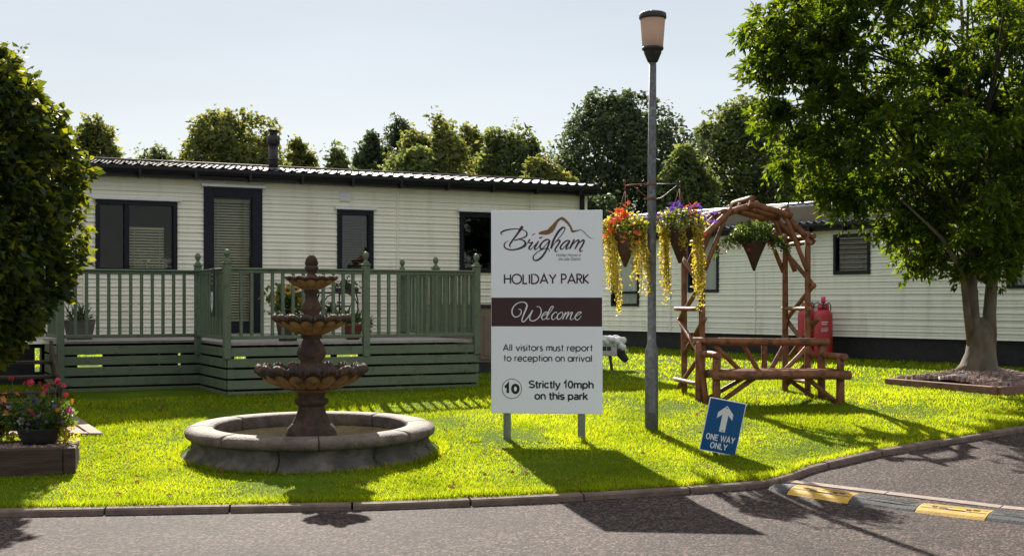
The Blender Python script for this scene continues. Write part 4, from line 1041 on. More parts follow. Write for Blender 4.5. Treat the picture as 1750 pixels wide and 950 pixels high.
BRIG = [
 [(140, 352, 10), (114, 328, 18), (135, 302, 24), (200, 275, 24), (290, 260, 18), (390, 256, 14), (470, 268, 12), (525, 295, 16), (548, 340, 22), (528, 380, 22), (480, 405, 18), (420, 422, 16), (345, 445, 20)],
 [(338, 447, 16), (400, 430, 14), (460, 436, 16), (508, 462, 24), (520, 500, 30), (490, 545, 30), (430, 577, 28), (350, 598, 22), (270, 601, 20), (205, 582, 20), (170, 540, 20), (182, 490, 16), (238, 450, 6)],
 [(478, 212, 36), (452, 245, 42), (402, 320, 30), (342, 400, 26), (290, 470, 26), (262, 520, 22), (266, 552, 14), (284, 568, 5)],
 [(500, 575, 5), (545, 508, 9), (592, 430, 20)], [(595, 430, 24), (574, 482, 13), (600, 487, 14), (648, 476, 18)],
 [(645, 472, 22), (607, 530, 26), (582, 570, 24), (592, 597, 18), (625, 585, 10), (690, 505, 7)],
 [(742, 455, 14), (710, 510, 26), (676, 565, 26), (682, 597, 20), (718, 580, 11), (770, 515, 7)], [(752, 392, 8), (768, 410, 18), (804, 384, 8)],
 [(922, 442, 18), (872, 436, 22), (812, 470, 22), (767, 535, 26), (772, 586, 22), (812, 575, 13), (872, 510, 12), (925, 450, 18)],
 [(928, 450, 22), (890, 560, 26), (845, 650, 26), (790, 725, 28), (730, 770, 26), (680, 778, 20), (650, 745, 20), (662, 698, 16), (722, 640, 12), (800, 600, 12), (862, 578, 12), (908, 592, 14), (920, 634, 5)],
 [(945, 585, 26), (975, 480, 28), (1020, 380, 30), (1080, 290, 32), (1135, 240, 28), (1172, 246, 16), (1166, 285, 13), (1110, 370, 11), (1040, 450, 9), (985, 522, 9), (950, 585, 16)],
 [(958, 562, 8), (1020, 480, 12), (1072, 448, 20), (1092, 465, 24), (1062, 520, 24), (1022, 580, 22), (1010, 615, 20), (1030, 638, 13), (1058, 618, 5)],
 [(1250, 455, 16), (1205, 455, 20), (1142, 500, 22), (1102, 560, 24), (1106, 593, 20), (1142, 585, 12), (1202, 520, 12), (1256, 452, 18)],
 [(1258, 455, 22), (1218, 530, 24), (1192, 575, 22), (1202, 595, 15), (1245, 560, 7)],
 [(1330, 436, 24), (1302, 490, 26), (1268, 560, 26), (1250, 594, 16)],
 [(1262, 572, 8), (1330, 490, 12), (1388, 448, 22), (1404, 468, 24), (1372, 530, 24), (1338, 594, 18)],
 [(1348, 572, 8), (1412, 490, 12), (1472, 448, 24), (1488, 474, 24), (1456, 540, 24), (1420, 600, 22), (1430, 636, 17), (1468, 612, 5)]]
WELC = [
 [(268, 294, 8), (310, 295, 14), (336, 340, 18), (310, 410, 18), (250, 452, 18), (190, 450, 20), (145, 400, 24), (136, 320, 24), (175, 230, 20), (250, 165, 18), (350, 138, 18), (420, 155, 22), (456, 205, 28), (440, 270, 30), (400, 370, 28), (365, 460, 24), (346, 530, 20), (368, 560, 18), (410, 540, 20), (470, 470, 22), (530, 390, 24), (576, 312, 24)],
 [(572, 318, 20), (545, 380, 22), (516, 450, 20), (520, 512, 20), (565, 541, 18), (640, 520, 20), (710, 460, 20), (750, 380, 20), (757, 310, 18), (722, 245, 14), (652, 234, 7)],
 [(772, 442, 9), (830, 412, 12), (887, 368, 14), (870, 345, 16), (820, 370, 18), (775, 432, 24), (772, 490, 20), (812, 511, 14), (875, 465, 9)],
 [(872, 470, 9), (950, 350, 12), (1012, 250, 17), (992, 226, 16), (950, 270, 20), (902, 380, 24), (876, 460, 22), (887, 506, 15), (940, 480, 9)],
 [(1085, 378, 18), (1082, 350, 13), (1040, 365, 18), (990, 420, 24), (980, 480, 20), (1012, 511, 14), (1062, 480, 9), (1105, 435, 7)],
 [(1192, 350, 16), (1130, 390, 20), (1096, 450, 24), (1110, 502, 20), (1162, 490, 17), (1207, 430, 17), (1217, 372, 16), (1188, 350, 13)],
 [(1275, 352, 20), (1245, 430, 22), (1208, 508, 16)], [(1218, 482, 8), (1272, 400, 12), (1332, 350, 20), (1338, 370, 20), (1308, 440, 22), (1284, 506, 16)],
 [(1292, 482, 8), (1350, 400, 12), (1408, 352, 20), (1414, 374, 22), (1386, 440, 22), (1372, 500, 18), (1410, 511, 11), (1470, 460, 8)],
 [(1470, 452, 9), (1530, 420, 12), (1602, 368, 14), (1586, 345, 16), (1530, 370, 18), (1480, 440, 24), (1486, 502, 20), (1532, 516, 14), (1582, 470, 9), (1608, 428, 6)]]
def script(strokes, ox_px, oy_px, s, y, ws=1.0):
    mb = MB()
    for i, st in enumerate(strokes):
        V, Fs = ribbon(st, 1 / s / K_ * 1.008, 1 / s / K_, sx(ox_px), sz(oy_px), y - i * .00012, ws); mb.add(V, Fs)
    return mb
def sub(mb, name, mat): return mb.build(name, mat, PB)
sub(script(BRIG, 845, 365, 9.722, -.0365, 1.12), 'script_lettering', MT['ink'])
sub(script(WELC, 865, 505, 12.5, -.0385, 1.1), 'script_lettering', MT['ink_white'])
MTN = [(745, 350), (738, 320), (790, 295), (880, 275), (950, 208), (1000, 150), (1060, 92), (1125, 58), (1180, 90), (1240, 152), (1280, 215), (1305, 284), (1360, 284), (1435, 270), (1492, 308), (1542, 363), (1592, 408), (1680, 430),
       (1585, 416), (1530, 371), (1480, 316), (1435, 284), (1380, 302), (1300, 326), (1274, 305), (1255, 240), (1210, 180), (1150, 125), (1106, 106), (1062, 150), (1032, 210), (1006, 270), (970, 315), (920, 345), (870, 358)]
mb = MB()
for poly in (MTN, [(620, 362), (660, 336), (698, 334), (645, 364)]):
    pts = [Vector((sx(845 + x / 9.722), -.0362, sz(365 + y_ / 9.722))) for x, y_ in poly]
    tri = tessellate_polygon([[Vector((p.x, p.z, 0)) for p in pts]]); mb.add(pts, [tuple(t_) for t_ in tri])
sub(mb, 'mountain_logo', MT['gold'])
for txt, a, b, yt, yb in (('Holiday Homes in', 951, 992.5, 433.5, 440), ('the Lake District', 955, 992.5, 439.8, 445.6)):
    V, Fs = font_mesh(txt, sx(a), sx(b), sz(yb), sz(yt), -.0364, .0, .25); put_mesh(V, Fs, 'small_lettering', MT['ink'], PB)
sub(mono_text('HOLIDAY PARK', sx(863), sx(1006), sz(484.5), (sz(469) - sz(484.5)) / C, -.0364, .0140, .26), 'lettering', MT['ink'])
sub(mono_text('All visitors must report', sx(861), sx(1012), sz(599), (sz(591) - sz(599)) * .92, -.0364, .0100, .28), 'lettering', MT['ink'])
sub(mono_text('to reception on arrival', sx(862), sx(1011), sz(616.8), (sz(608.8) - sz(616.8)) * .92, -.0364, .0100, .28), 'lettering', MT['ink'])
for txt, a, b, yt, yb in (('Strictly 10mph', 905, 1014, 650, 665.5), ('on this park', 914.5, 1004, 669.5, 684)):
    cap = 12.2 / K_; sub(mono_text(txt, sx(a), sx(b), sz(yt) - cap if txt[0] == 'S' else sz(yt) - cap, cap / 1.4, -.0364, .0148, .15, BOLD), 'bold_lettering', MT['ink_black'])
sub(mono_text('10', sx(863.5), sx(887.5), sz(671.3), (sz(657) - sz(671.3)) / 1.4, -.0364, .027, .3, BOLD), 'number_lettering', MT['ink_black'])
mb = MB(); n = 48; cx_, cz_ = sx(875.5), sz(664); V = []
for i in range(n):
    th = 2 * math.pi * i / n
    for r_ in (16.2 / K_, 17.3 / K_): V.append((cx_ + r_ * math.cos(th), -.0364, cz_ + r_ * math.sin(th)))
mb.add(V, [(2 * i, 2 * i + 1, (2 * i + 3) % (2 * n), (2 * i + 2) % (2 * n)) for i in range(n)]); sub(mb, 'speed_ring', MT['ring'])

# ------------------------------------------------------------------ one way sign
OD = 11.95; OW = thing('one_way_sign', 'small tilted blue one way only sign with a white arrow by the kerb', 'sign', (px2(1235, OD), OD, g1(OD)), R(4))
OK_ = F / OD; ow, oh = 64.5 / OK_, 92.5 / OK_
ocz = zz(728.5, OD) - g1(OD); rt = Matrix.Rotation(R(10.8), 3, 'Y')
lean = Matrix.Rotation(R(6), 3, 'X')
def ol(x, y, z): v = lean @ (rt @ Vector((x, y, z))); return (v.x, v.y, v.z + ocz)
def obuild(mb, name, mat, parent): mb.v = [ol(*v) for v in mb.v]; return mb.build(name, mat, parent)
mb = MB(); mb.bx(-ow / 2, ow / 2, -.008, .0, -oh / 2, oh / 2); ob = obuild(mb, 'board', MT['white_board'], OW)
mb = MB(); e = .0075; mb.bx(-ow / 2 + e, ow / 2 - e, -.0095, -.0081, -oh / 2 + e, oh / 2 - e); obuild(mb, 'blue_face', MT['blue'], ob)
def os(u, v): return ((u - .5) * ow, (.5 - v) * oh)
ap = [(.50, .10), (.71, .25), (.71, .36), (.58, .275), (.58, .60), (.42, .60), (.42, .275), (.29, .36), (.29, .25)]
pts = [(os(u, v)[0], -.0105, os(u, v)[1]) for u, v in ap]
mb = MB(); tri = tessellate_polygon([[Vector((p[0], p[2], 0)) for p in pts]]); mb.add(pts, [tuple(t_) for t_ in tri]); obuild(mb, 'arrow', MT['ink_white'], ob)
for txt, a, b, v0, v1 in (('ONE WAY', .11, .89, .665, .775), ('ONLY', .27, .73, .815, .925)):
    x0_, zt_ = os(a, v0); x1_, zb_ = os(b, v1); 
    obuild(mono_text(txt, x0_, x1_, zb_, (zt_ - zb_) / 1.4, -.0105, .0098, .2, BOLD), 'lettering', MT['ink_white'], ob)
mb = MB(); mb.bx(-.04, -.0 + .01, .001, .04, -oh / 2 - .16, oh * .2, .004); obuild(mb, 'stake', MT['sleeper'], OW)
mb = MB()
for v_ in (.145, .575): x_, z_ = os(.5, v_); mb.tube([(x_, -.0106, z_), (x_, -.0135, z_)], .006, 10)
obuild(mb, 'screw', MT['galv'], ob)

# ------------------------------------------------------------------ lamp post
LD = 13.37; LP = thing('lamp_post', 'grey galvanised lamp post with a frosted lantern on the lawn', 'street lamp', (px2(1113.5, LD), LD, g1(LD)))
def lz(py): return zz(py, LD) - g1(LD)
kk = LD / F
mb = MB(); mb.tube([(0, 0, -.3), (0, 0, lz(605)), (.0, 0, lz(597)), (.002, 0, lz(587)), (.003, 0, lz(300)), (.012, 0, lz(105))], [11.4 * kk, 11.4 * kk, 10.8 * kk, 7.4 * kk, 7.2 * kk, 6.2 * kk], 24); pole = mb.build('pole', MT['galv'], LP)
mb = MB(); mb.bx(-.035, .035, -.0755, -.066, lz(705), lz(630), .012); mb.tube([(0, -.07, lz(645)), (0, -.078, lz(645))], .008, 8); mb.build('access_door', MT['galv'], pole)
lx = .012
mb = MB(); mb.lathe([(6.5 * kk, lz(107)), (8.5 * kk, lz(106.5)), (15 * kk, lz(91)), (15.2 * kk, lz(87.5)), (18 * kk, lz(86)), (18.6 * kk, lz(83.5)), (18 * kk, lz(81)), (10 * kk, lz(81))], 28, (lx, 0, 0)); lh = mb.build('lantern', MT['black_metal'], LP)
mb = MB(); mb.lathe([(16.6 * kk, lz(82)), (17.8 * kk, lz(80.5)), (21.3 * kk, lz(34)), (21.0 * kk, lz(32)), (20.6 * kk, lz(34)), (17.2 * kk, lz(80))], 32, (lx, 0, 0)); mb.build('lamp_glass', MT['frost'], lh)
mb = MB(); mb.lathe([(3 * kk, lz(81)), (3 * kk, lz(66)), (2.4 * kk, lz(62)), (0, lz(61.5))], 12, (lx, 0, 0)); mb.build('bulb', MT['flash'], lh)
mb = MB(); mb.lathe([(20 * kk, lz(34)), (23 * kk, lz(33)), (23.5 * kk, lz(31)), (23 * kk, lz(24)), (20 * kk, lz(22.3)), (9 * kk, lz(21)), (0, lz(20.5))], 32, (lx, 0, 0)); mb.build('lamp_cap', MT['black_metal'], lh)
mb = MB(); mb.lathe([(5.6 * kk, lz(22)), (5.6 * kk, lz(19.5)), (3 * kk, lz(17.6)), (0, lz(17.2))], 14, (lx, 0, 0)); mb.build('light_sensor', MT['amber'], lh)
def lpx(px): return (px - 1113.5) * kk
br = MB(); br.tube([(lpx(1107), 0, lz(315)), (lpx(1080), 0, lz(316)), (lpx(1068), 0, lz(318))], .008, 8); br.tube([(lpx(1107), 0, lz(339)), (lpx(1084), 0, lz(319))], .006, 6)
br.ball((lpx(1067), 0, lz(310)), .018, 10, 6); br.tube([(lpx(1067), 0, lz(310)), (lpx(1068), 0, lz(319))], .006, 6); br.build('bracket', MT['rust'], LP)
br = MB(); br.tube([(lpx(1120), 0, lz(315)), (lpx(1150), 0, lz(315)), (lpx(1162), 0, lz(315))], .007, 8); br.tube([(lpx(1120), 0, lz(341)), (lpx(1130), 0, lz(339)), (lpx(1160), 0, lz(315.5))], .007, 8); br.ball((lpx(1163), 0, lz(312)), .014, 10, 6); br.build('bracket', MT['black_metal'], LP)
for pyb in (315, 340):
    m = MB(); m.tube([(.003, 0, lz(pyb) - .012), (.003, 0, lz(pyb) + .012)], .050, 20); m.bx(-.075, -.04, -.012, .012, lz(pyb) - .014, lz(pyb) + .014, .003); m.build('strap', MT['rust'], LP)

# ------------------------------------------------------------------ hanging baskets
def strand(rng, p, length, sway, leaf=.024, mat=None, tail=.35):
    """one trailing shoot: stem points and its leaves"""
    n = int(length / .007); pts = []; q = np.array(p, float)
    v = np.array([sway[0], sway[1], 0.0])
    for i in range(n):
        f = i / n; q = q + np.array([v[0] * (1 - f) * .007, v[1] * (1 - f) * .007, -.007 * min(1, .2 + 3 * f)]) + rng.normal(size=3) * (.0012, .0012, 0); pts.append(q.copy())
    return np.array(pts)
def hanging(label, org, hook_dz, top_r, hcone, foliage, flowers, trails, seed, mound, cone_bottom=None, group='hanging baskets'):
    rng = np.random.default_rng(seed)
    t = thing('hanging_basket', label, 'hanging basket', org, 0, group)
    c = MB(); c.lathe([(0, -hcone), (.012, -hcone), (top_r * .52, -hcone * .48), (top_r, 0), (top_r * 1.04, .012), (top_r * .98, .02), (top_r * .9, 0), (0, -.03)], 28, mod=lambda i, th, r, z: (r * (1 + .025 * math.sin(22 * th)), z)); c.build('cone', MT['wicker'], t)
    c = MB()
    for k in range(3):
        th = 2 * math.pi * k / 3 + .5; c.tube([(math.cos(th) * top_r, math.sin(th) * top_r, .01), (0, 0, hook_dz - .04)], .0035, 5)
    c.tube([(0, 0, hook_dz - .05), (0, 0, hook_dz)], .006, 6); c.build('chain', MT['rust'], t)
    for nm, mat, n, size, asp, sp in foliage:
        P = rng.normal(size=(n, 3)); P /= np.linalg.norm(P, axis=1)[:, None]; P *= (.35 + .65 * rng.random(n) ** .5)[:, None]; P = P * (np.array(mound[0]) * sp) + np.array(mound[1]); 
        mesh_np(nm, leaf_quads(P, size, asp, rng), 4, MT[mat], t)
    for nm, mat, pts, size, pet in flowers:
        blossoms(nm, np.array(pts), size, MT[mat], t, rng, pet)
    if trails:
        LV = []; st = MB()
        for (x, y, z, L_, sxw) in trails:
            for r_ in range(3 if L_ > .3 else 2):
                p = strand(rng, (x + rng.normal() * .02, y + rng.normal() * .03, z), L_ * rng.uniform(.82, 1.22), (sxw + rng.normal() * .05, rng.normal() * .05))
                st.tube(p[::6], .0022, 4, False)
                k = rng.random(len(p)) < np.where(np.arange(len(p)) / len(p) > .8, .55, 1.0)
                q = p[k]
                for _ in range(2): LV.append(leaf_quads(q + rng.normal(size=q.shape) * .012, .023, .85, rng, up=0, droop=.2))
        tf = mesh_np('trailing_foliage', np.concatenate(LV), 4, MT['lf_jenny'], t); st.build('shoots', MT['twig'], tf)
    return t
def near(org, D):
    return lambda px, py: ((px - org[0]) * D / F, (org[1] - py) * D / F)
rb = np.random.default_rng(77)
def spots(o, D, lst, yv=-.12, jit=.03):
    out = []
    for px, py, n in lst:
        for _ in range(n): out.append([(px - o[0]) * D / F + rb.normal() * jit, yv + rb.normal() * .05, (o[1] - py) * D / F + rb.normal() * jit])
    return out
o1 = (1068.5, 402)
hanging('hanging basket of red begonias on the left arm of the lamp post', (px2(o1[0], LD), LD, zz(o1[1], LD)), (o1[1] - 319) * kk, .155, .33,
        [('foliage', 'lf_plant', 420, .06, .6, 1.0), ('golden_foliage', 'lf_jenny', 620, .035, .7, 1.25)],
        [('red_flowers', 'red', spots(o1, LD, [(1070, 362, 9), (1062, 366, 7), (1050, 376, 9), (1043, 388, 8), (1054, 372, 6), (1042, 396, 5), (1080, 398, 2), (1086, 404, 2)]), .036, 6),
         ('orange_flowers', 'orange', spots(o1, LD, [(1062, 405, 3), (1082, 408, 4), (1094, 405, 3), (1088, 396, 4), (1044, 400, 4)]), .034, 6)],
        [(-.17, -.05, .0, .66, .0), (-.16, .02, .0, .55, .18), (-.14, -.10, -.02, .78, .10), (.07, -.10, -.0, .50, .02), (.17, -.05, .02, .78, .10), (.19, .0, .05, .55, .12), (.2, .06, .05, .42, -.03)],
        31, ((.22, .18, .13), (.0, 0, .08)))
o2 = (1161.5, 394)
hanging('hanging basket of purple lobelia on the right arm of the lamp post', (px2(o2[0], LD), LD, zz(o2[1], LD)), (o2[1] - 315) * kk, .155, .34,
        [('foliage', 'lf_plant', 420, .055, .6, .95), ('silver_foliage', 'lf_silver', 520, .03, .4, 1.2), ('golden_foliage', 'lf_jenny', 520, .035, .7, 1.15)],
        [('purple_flowers', 'purple', spots(o2, LD, [(1147, 354, 8), (1160, 356, 7), (1177, 364, 6), (1136, 362, 5), (1188, 356, 6), (1205, 372, 6), (1210, 380, 5), (1130, 372, 4), (1196, 366, 5), (1168, 368, 5)]), .030, 5),
         ('orange_flowers', 'red', spots(o2, LD, [(1181, 357, 7), (1196, 400, 3)]), .036, 6)],
        [(-.17, -.03, .0, .62, .05), (-.15, -.06, .0, .72, .05), (-.15, -.08, -.02, .58, .04), (.17, -.05, .02, .80, .06), (.2, -.03, .03, .92, .06), (.22, .0, .05, .70, .0), (.14, -.1, .0, .52, .02), (-.02, -.14, 0, .2, 0)],
        32, ((.26, .19, .13), (.01, 0, .09)))

# ------------------------------------------------------------------ log arch and bench
rl = random.Random(8)
AX, AY = 2.36, 15.95; AG = g1(16.3)
AR = thing('log_arch', 'rustic log garden arch with lattice sides standing behind the bench', 'garden arch', (AX, AY, AG), R(9))
AW, AD = 1.37, .78
def part_log(name, p0, p1, r, par=AR, mat='wood'): m = MB(); m.log(p0, p1, r, rl); return m.build(name, MT[mat], par)
for x_, y_ in ((0, 0), (AW, 0), (0, AD), (AW, AD)): part_log('post', (x_, y_, -.15), (x_, y_, 2.08), .039)
arcp = [(-.02, 2.00), (.30, 2.30), (.66, 2.41), (1.06, 2.30), (1.40, 2.00)]
for y_ in (-.02, AD * .5, AD + .02):
    for i in range(4):
        a, b = Vector((arcp[i][0], y_, arcp[i][1])), Vector((arcp[i + 1][0], y_ , arcp[i + 1][1])); d = (b - a).normalized() * .08; off = Vector((0, .05 if i % 2 else -.03, 0))
        part_log('arch_rail', a - d + off, b + d + off, .042)
    part_log('brace', (.02, y_ - .01, 1.60), (.30, y_ - .01, 2.28), .029); part_log('brace', (AW - .02, y_ - .01, 1.60), (AW - .30, y_ - .01, 2.28), .029)
for i, (x_, z_) in enumerate(((-.05, 2.06), (.24, 2.33), (.66, 2.49), (1.10, 2.34), (1.44, 2.03))):
    part_log('roof_log', (x_ + rl.uniform(-.05, .05), -.05 - rl.uniform(0, .05), z_), (x_ + rl.uniform(-.05, .05), AD + .06, z_), .036, AR, 'wood')
for x_ in (-.05, AW + .05):
    zs_ = [.12, .55, .98, 1.42, 1.86]
    for i in range(4):
        ya, yb = (0, AD) if i % 2 else (AD, 0); e = .10
        part_log('lattice_log', (x_, ya + (e if ya else -e) * .9, zs_[i] - .02), (x_, yb + (e if yb else -e) * .9, zs_[i + 1]), .029, AR, 'wood_pale' if i == 2 else 'wood')
    for z_ in (.2, 1.12, 1.95): part_log('cross_log', (x_ - .045, -.09, z_), (x_ - .045, AD + .09, z_), .027, AR, 'wood_pale')
    part_log('lattice_log', (x_ + .05, -.1, 1.0), (x_ + .05, AD + .05, .5), .030)

BX, BY = 2.40, 15.25; BG = g1(15.45)
BN = thing('log_bench', 'reddish log bench with diagonal back struts in front of the arch', 'bench', (BX, BY, BG), R(8))
BL = 1.62; BD = .44
def bl(n, a, b, r, mat='wood'): return part_log(n, a, b, r * .86, BN, mat)
bl('leg', (.03, 0, -.05), (.03, 0, .62), .055); bl('leg', (BL - .06, 0, -.05), (BL - .06, 0, .60), .055)
bl('leg', (-.06, BD, -.05), (-.06, BD, .74), .058); bl('leg', (BL - .12, BD, -.05), (BL - .12, BD, .74), .058)
bl('brace', (-.10, BD - .10, .76), (.0, .30, -.05), .038)
bl('front_rail', (-.04, -.06, .365), (BL + .04, -.06, .365), .062); bl('back_rail', (-.06, BD, .36), (BL - .1, BD, .36), .05)
bl('top_rail', (-.14, BD - .02, .765), (BL - .04, BD - .02, .745), .058)
bl('armrest', (.02, -.12, .61), (-.06, BD + .02, .61), .048); bl('armrest', (BL - .05, -.12, .585), (BL - .11, BD + .02, .585), .048)
for a, b in ((.12, .46), (.50, .68), (1.02, .84), (1.34, 1.02)): bl('back_strut', (a, BD - .01, .72), (b, BD - .01, .40), .034, 'wood_pale' if a > 1.2 else 'wood')
bl('back_post', (.76, BD - .01, .38), (.76, BD - .01, .73), .042)
bl('strut', (.50, .02, .34), (.06, .02, .04), .034); bl('strut', (1.14, .02, .34), (BL - .10, .02, .03), .034); bl('strut', (.55, BD, .34), (.0, BD, .04), .032); bl('strut', (1.0, BD, .34), (BL - .18, BD, .04), .032)
st = MB()
for i in range(4): st.log((-.0, .04 + i * .105, .385), (BL - .03, .04 + i * .105, .385), .047, rl)
st.build('seat', MT['wood'], BN)

o3 = (1288.5, 418); D3 = 16.35
def fuchsia():
    org = (px2(o3[0], D3), D3, zz(o3[1], D3)); f3 = D3 / F
    rng = np.random.default_rng(55); tr = []
    t = hanging('hanging basket of pink fuchsias under the log arch', org, .62, .145, .335,
        [('foliage', 'lf_plant', 900, .055, .5, 1.0)], [('pink_flowers', 'magenta', [[rng.normal() * .16, -.10 + rng.normal() * .06, .02 + rng.normal() * .06] for _ in range(26)] + [[-.42, -.03, -.12], [-.36, -.03, -.06], [-.2, -.1, -.05], [-.17, -.12, -.1], [.28, -.05, -.03], [-.3, -.03, .0]], .026, 5)], [], 33, ((.29, .22, .16), (0, 0, .14)))
    LV = []; st = MB()
    for (x, L_, dr) in ((-.2, .36, -1), (-.15, .26, -1), (.16, .26, 1), (.2, .30, 1), (-.05, .22, -1), (.08, .2, 1)):
        for _ in range(2):
            n = 26; q = [np.array([x, rng.normal() * .06, .08]) + np.array([dr * L_ * .8 * s_, 0, .05 * math.sin(s_ * 2) - L_ * .75 * s_ ** 2]) for s_ in np.linspace(0, 1, n)]
            q = np.array(q); st.tube(q[::4], .003, 4, False); LV.append(leaf_quads(np.repeat(q, 3, 0) + rng.normal(size=(n * 3, 3)) * .02, .045, .5, rng, droop=.4))
    tf = mesh_np('trailing_foliage', np.concatenate(LV), 4, MT['lf_plant'], t); st.build('shoots', MT['twig'], tf)
fuchsia()

# ------------------------------------------------------------------ gas cylinders by the right caravan
def cylinder(px, D, label, cap):
    t = thing('gas_cylinder', label, 'gas cylinder', (px2(px, D), D, g1(D) + .02), 0, 'gas cylinders by the pale caravan')
    c = MB(); c.lathe([(.0, .0), (.16, .0), (.165, .05), (.185, .07), (.19, .1), (.19, .93), (.18, 1.0), (.14, 1.055), (.09, 1.075), (0, 1.08)], 28); b = c.build('body', MT['gas_red'], t)
    c = MB()
    for z0, ln in ((.80, 5), (.755, 4), (.66, 6), (.63, 6), (.60, 5)):
        for i in range(ln):
            th = R(-90 - 24 + i * 8 + (3 if z0 > .7 else 0)); c.box((.1915 * math.cos(th), .1915 * math.sin(th), z0), (.002, .02 if z0 < .7 else .023, .012 if z0 < .7 else .02), Matrix.Rotation(th, 3, 'Z'))
    c.build('marking', MT['ink_white'], b)
    c = MB(); c.lathe([(.105, 1.06), (.115, 1.06), (.115, 1.20), (.105, 1.20), (.105, 1.06)], 24, a0=R(-60), a1=R(240), close=False); c.build('collar', MT['gas_red'], t)
    c = MB(); c.tube([(0, 0, 1.07), (0, 0, 1.22)], .022, 10); c.tube([(-.05, 0, 1.18), (.05, 0, 1.18)], .014, 8); vl = c.build('valve', MT['galv'], t)
    if cap:
        c = MB(); c.lathe([(0, 1.22), (.045, 1.22), (.045, 1.34), (.03, 1.36), (0, 1.36)], 14, mod=flute(8, .08)); c.build('valve_cap', MT['pink'], vl)
    c = MB(); c.tube([(-.05, 0, 1.19), (-.11, .02, 1.24), (-.17, .05, 1.2), (-.2, .1, 1.08)], .011, 7); c.tube([(.05, 0, 1.19), (.12, .02, 1.23), (.17, .05, 1.16), (.18, .1, 1.05)], .011, 7); c.build('hose', MT['hose'], t)
    return t
_cyl = cylinder
def cylinder(*a): _cyl(*a).scale = (.94, .94, .88)
cylinder(1407, 25.1, 'bright red gas cylinder with a pink valve cap by the pale caravan', True)
cylinder(1379, 25.65, 'darker red gas cylinder half hidden behind the arch post', False)

# ------------------------------------------------------------------ sheep ornament
SHD = 21.4; SH = thing('sheep_ornament', 'white sheep ornament with a drooping black head behind the welcome sign', 'garden ornament', (px2(1030, SHD), SHD, g1(SHD) + .02), R(-6))
mb = MB(); mb.bx(-.30, .24, -.13, .13, .24, .47, .015); bd = mb.build('body', MT['sheep_box'], SH)
mb = MB(); [mb.bx(xw, xw + .065, -.134, -.1305, .33, .40) for xw in (.0, .075)]; mb.tube([(.19, -.128, .40), (.19, -.136, .40)], .012, 10); mb.build('opening', MT['pot_dark'], bd)
mb = MB(); rr_ = random.Random(3)
for i in range(46): mb.ball((rr_.uniform(-.33, .30), rr_.uniform(-.12, .12), .47 + rr_.uniform(0, .07)), rr_.uniform(.05, .075), 9, 6, (1.2, 1, .8))
for i in range(14): mb.ball((.29 + rr_.uniform(-.02, .06), rr_.uniform(-.09, .09), .50 - rr_.uniform(0, .18)), rr_.uniform(.04, .06), 9, 6)
mb.build('fleece', MT['fleece'], SH)
mb = MB(); rh = Matrix.Rotation(R(-38), 3, 'Y'); mb.tube([(.27, -.03, .36), (.30, -.03, .28), (.36, -.03, .20), (.40, -.03, .155), (.405, -.03, .15)], [.06, .075, .062, .045, .02], 12); hd = mb.build('head', MT['pot_dark'], SH)
mb = MB(); mb.ball((.33, -.10, .31), .035, 8, 6, (1.4, .5, .6)); mb.ball((.33, .05, .31), .035, 8, 6, (1.4, .5, .6)); mb.build('ears', MT['pot_dark'], hd)
for xl in (-.2, .12):
    for yl in (-.08, .08):
        mb = MB(); mb.tube([(xl, yl, .26), (xl + .015, yl, .14), (xl + .03, yl, .0)], [.03, .02, .024], 8); mb.build('leg', MT['pot_dark'], SH)

# ------------------------------------------------------------------ planters
def gravel_bed(name, label, pts, z, n, seed, size=.035):
    rng = np.random.default_rng(seed); a, b, c_ = [np.array(p) for p in pts]
    u = rng.random((n, 2)); P2 = a + (b - a) * u[:, :1] + (c_ - a) * u[:, 1:]
    V = []; 
    base_ = np.array([[-1, -1, 0], [1, -1, 0], [1, 1, 0], [-1, 1, 0]], float)
    Vs = np.zeros((n, 5, 4, 3))
    s = size * (.5 + .8 * rng.random(n)); th = rng.random(n) * 6.28; h = s * (.5 + .5 * rng.random(n)); fl_ = .6 + .4 * rng.random(n)
    cs_, sn_ = np.cos(th), np.sin(th)
    def loc(x, y): return np.stack([P2[:, 0] + (x * cs_ - y * sn_ * fl_), P2[:, 1] + (x * sn_ + y * cs_ * fl_)], 1)
    lo = [np.concatenate([loc(s * x * .5, s * y * .5), np.full((n, 1), 0) + (z(P2))[:, None] - .005], 1) for x, y in ((-1, -1), (1, -1), (1, 1), (-1, 1))]
    hi = [np.concatenate([loc(s * x * .32, s * y * .32), (z(P2) + h)[:, None]], 1) for x, y in ((-1, -1), (1, -1), (1, 1), (-1, 1))]
    F_ = [(hi[0], hi[1], hi[2], hi[3])] + [(lo[i], lo[(i + 1) % 4], hi[(i + 1) % 4], hi[i]) for i in range(4)]
    # connected stones: shared vertices so that each stone is one island
    allv = np.stack(lo + hi, 1).reshape(-1, 3)
    faces = []
    for i in range(n):
        o = i * 8; faces += [(o + 4, o + 5, o + 6, o + 7)] + [(o + j, o + (j + 1) % 4, o + 4 + (j + 1) % 4, o + 4 + j) for j in range(4)]
    return tag(obj_from(name, allv, faces, MT['gravel']), label, 'gravel', kind='stuff')
TP = thing('tree_planter', 'square bed edged with brown timber sleepers round the tree trunk', 'planter', (6.15, 16.4, 0), 0)
ea = Vector((-.42, .907, 0)); eb = Vector((.907, .42, 0))
def sleeper(p0, p1, z0, z1, th, mat, parent, name='sleeper'):
    p0 = Vector(p0); p1 = Vector(p1); d = p1 - p0; an = math.atan2(d.y, d.x); mid = (p0 + p1) / 2; mb = MB()
    mb.box((mid.x, mid.y, (z0 + z1) / 2), (d.length, th, z1 - z0), Matrix.Rotation(an, 3, 'Z'), .008); return mb.build(name, mat, parent)
zt = g1(16.9) + .125
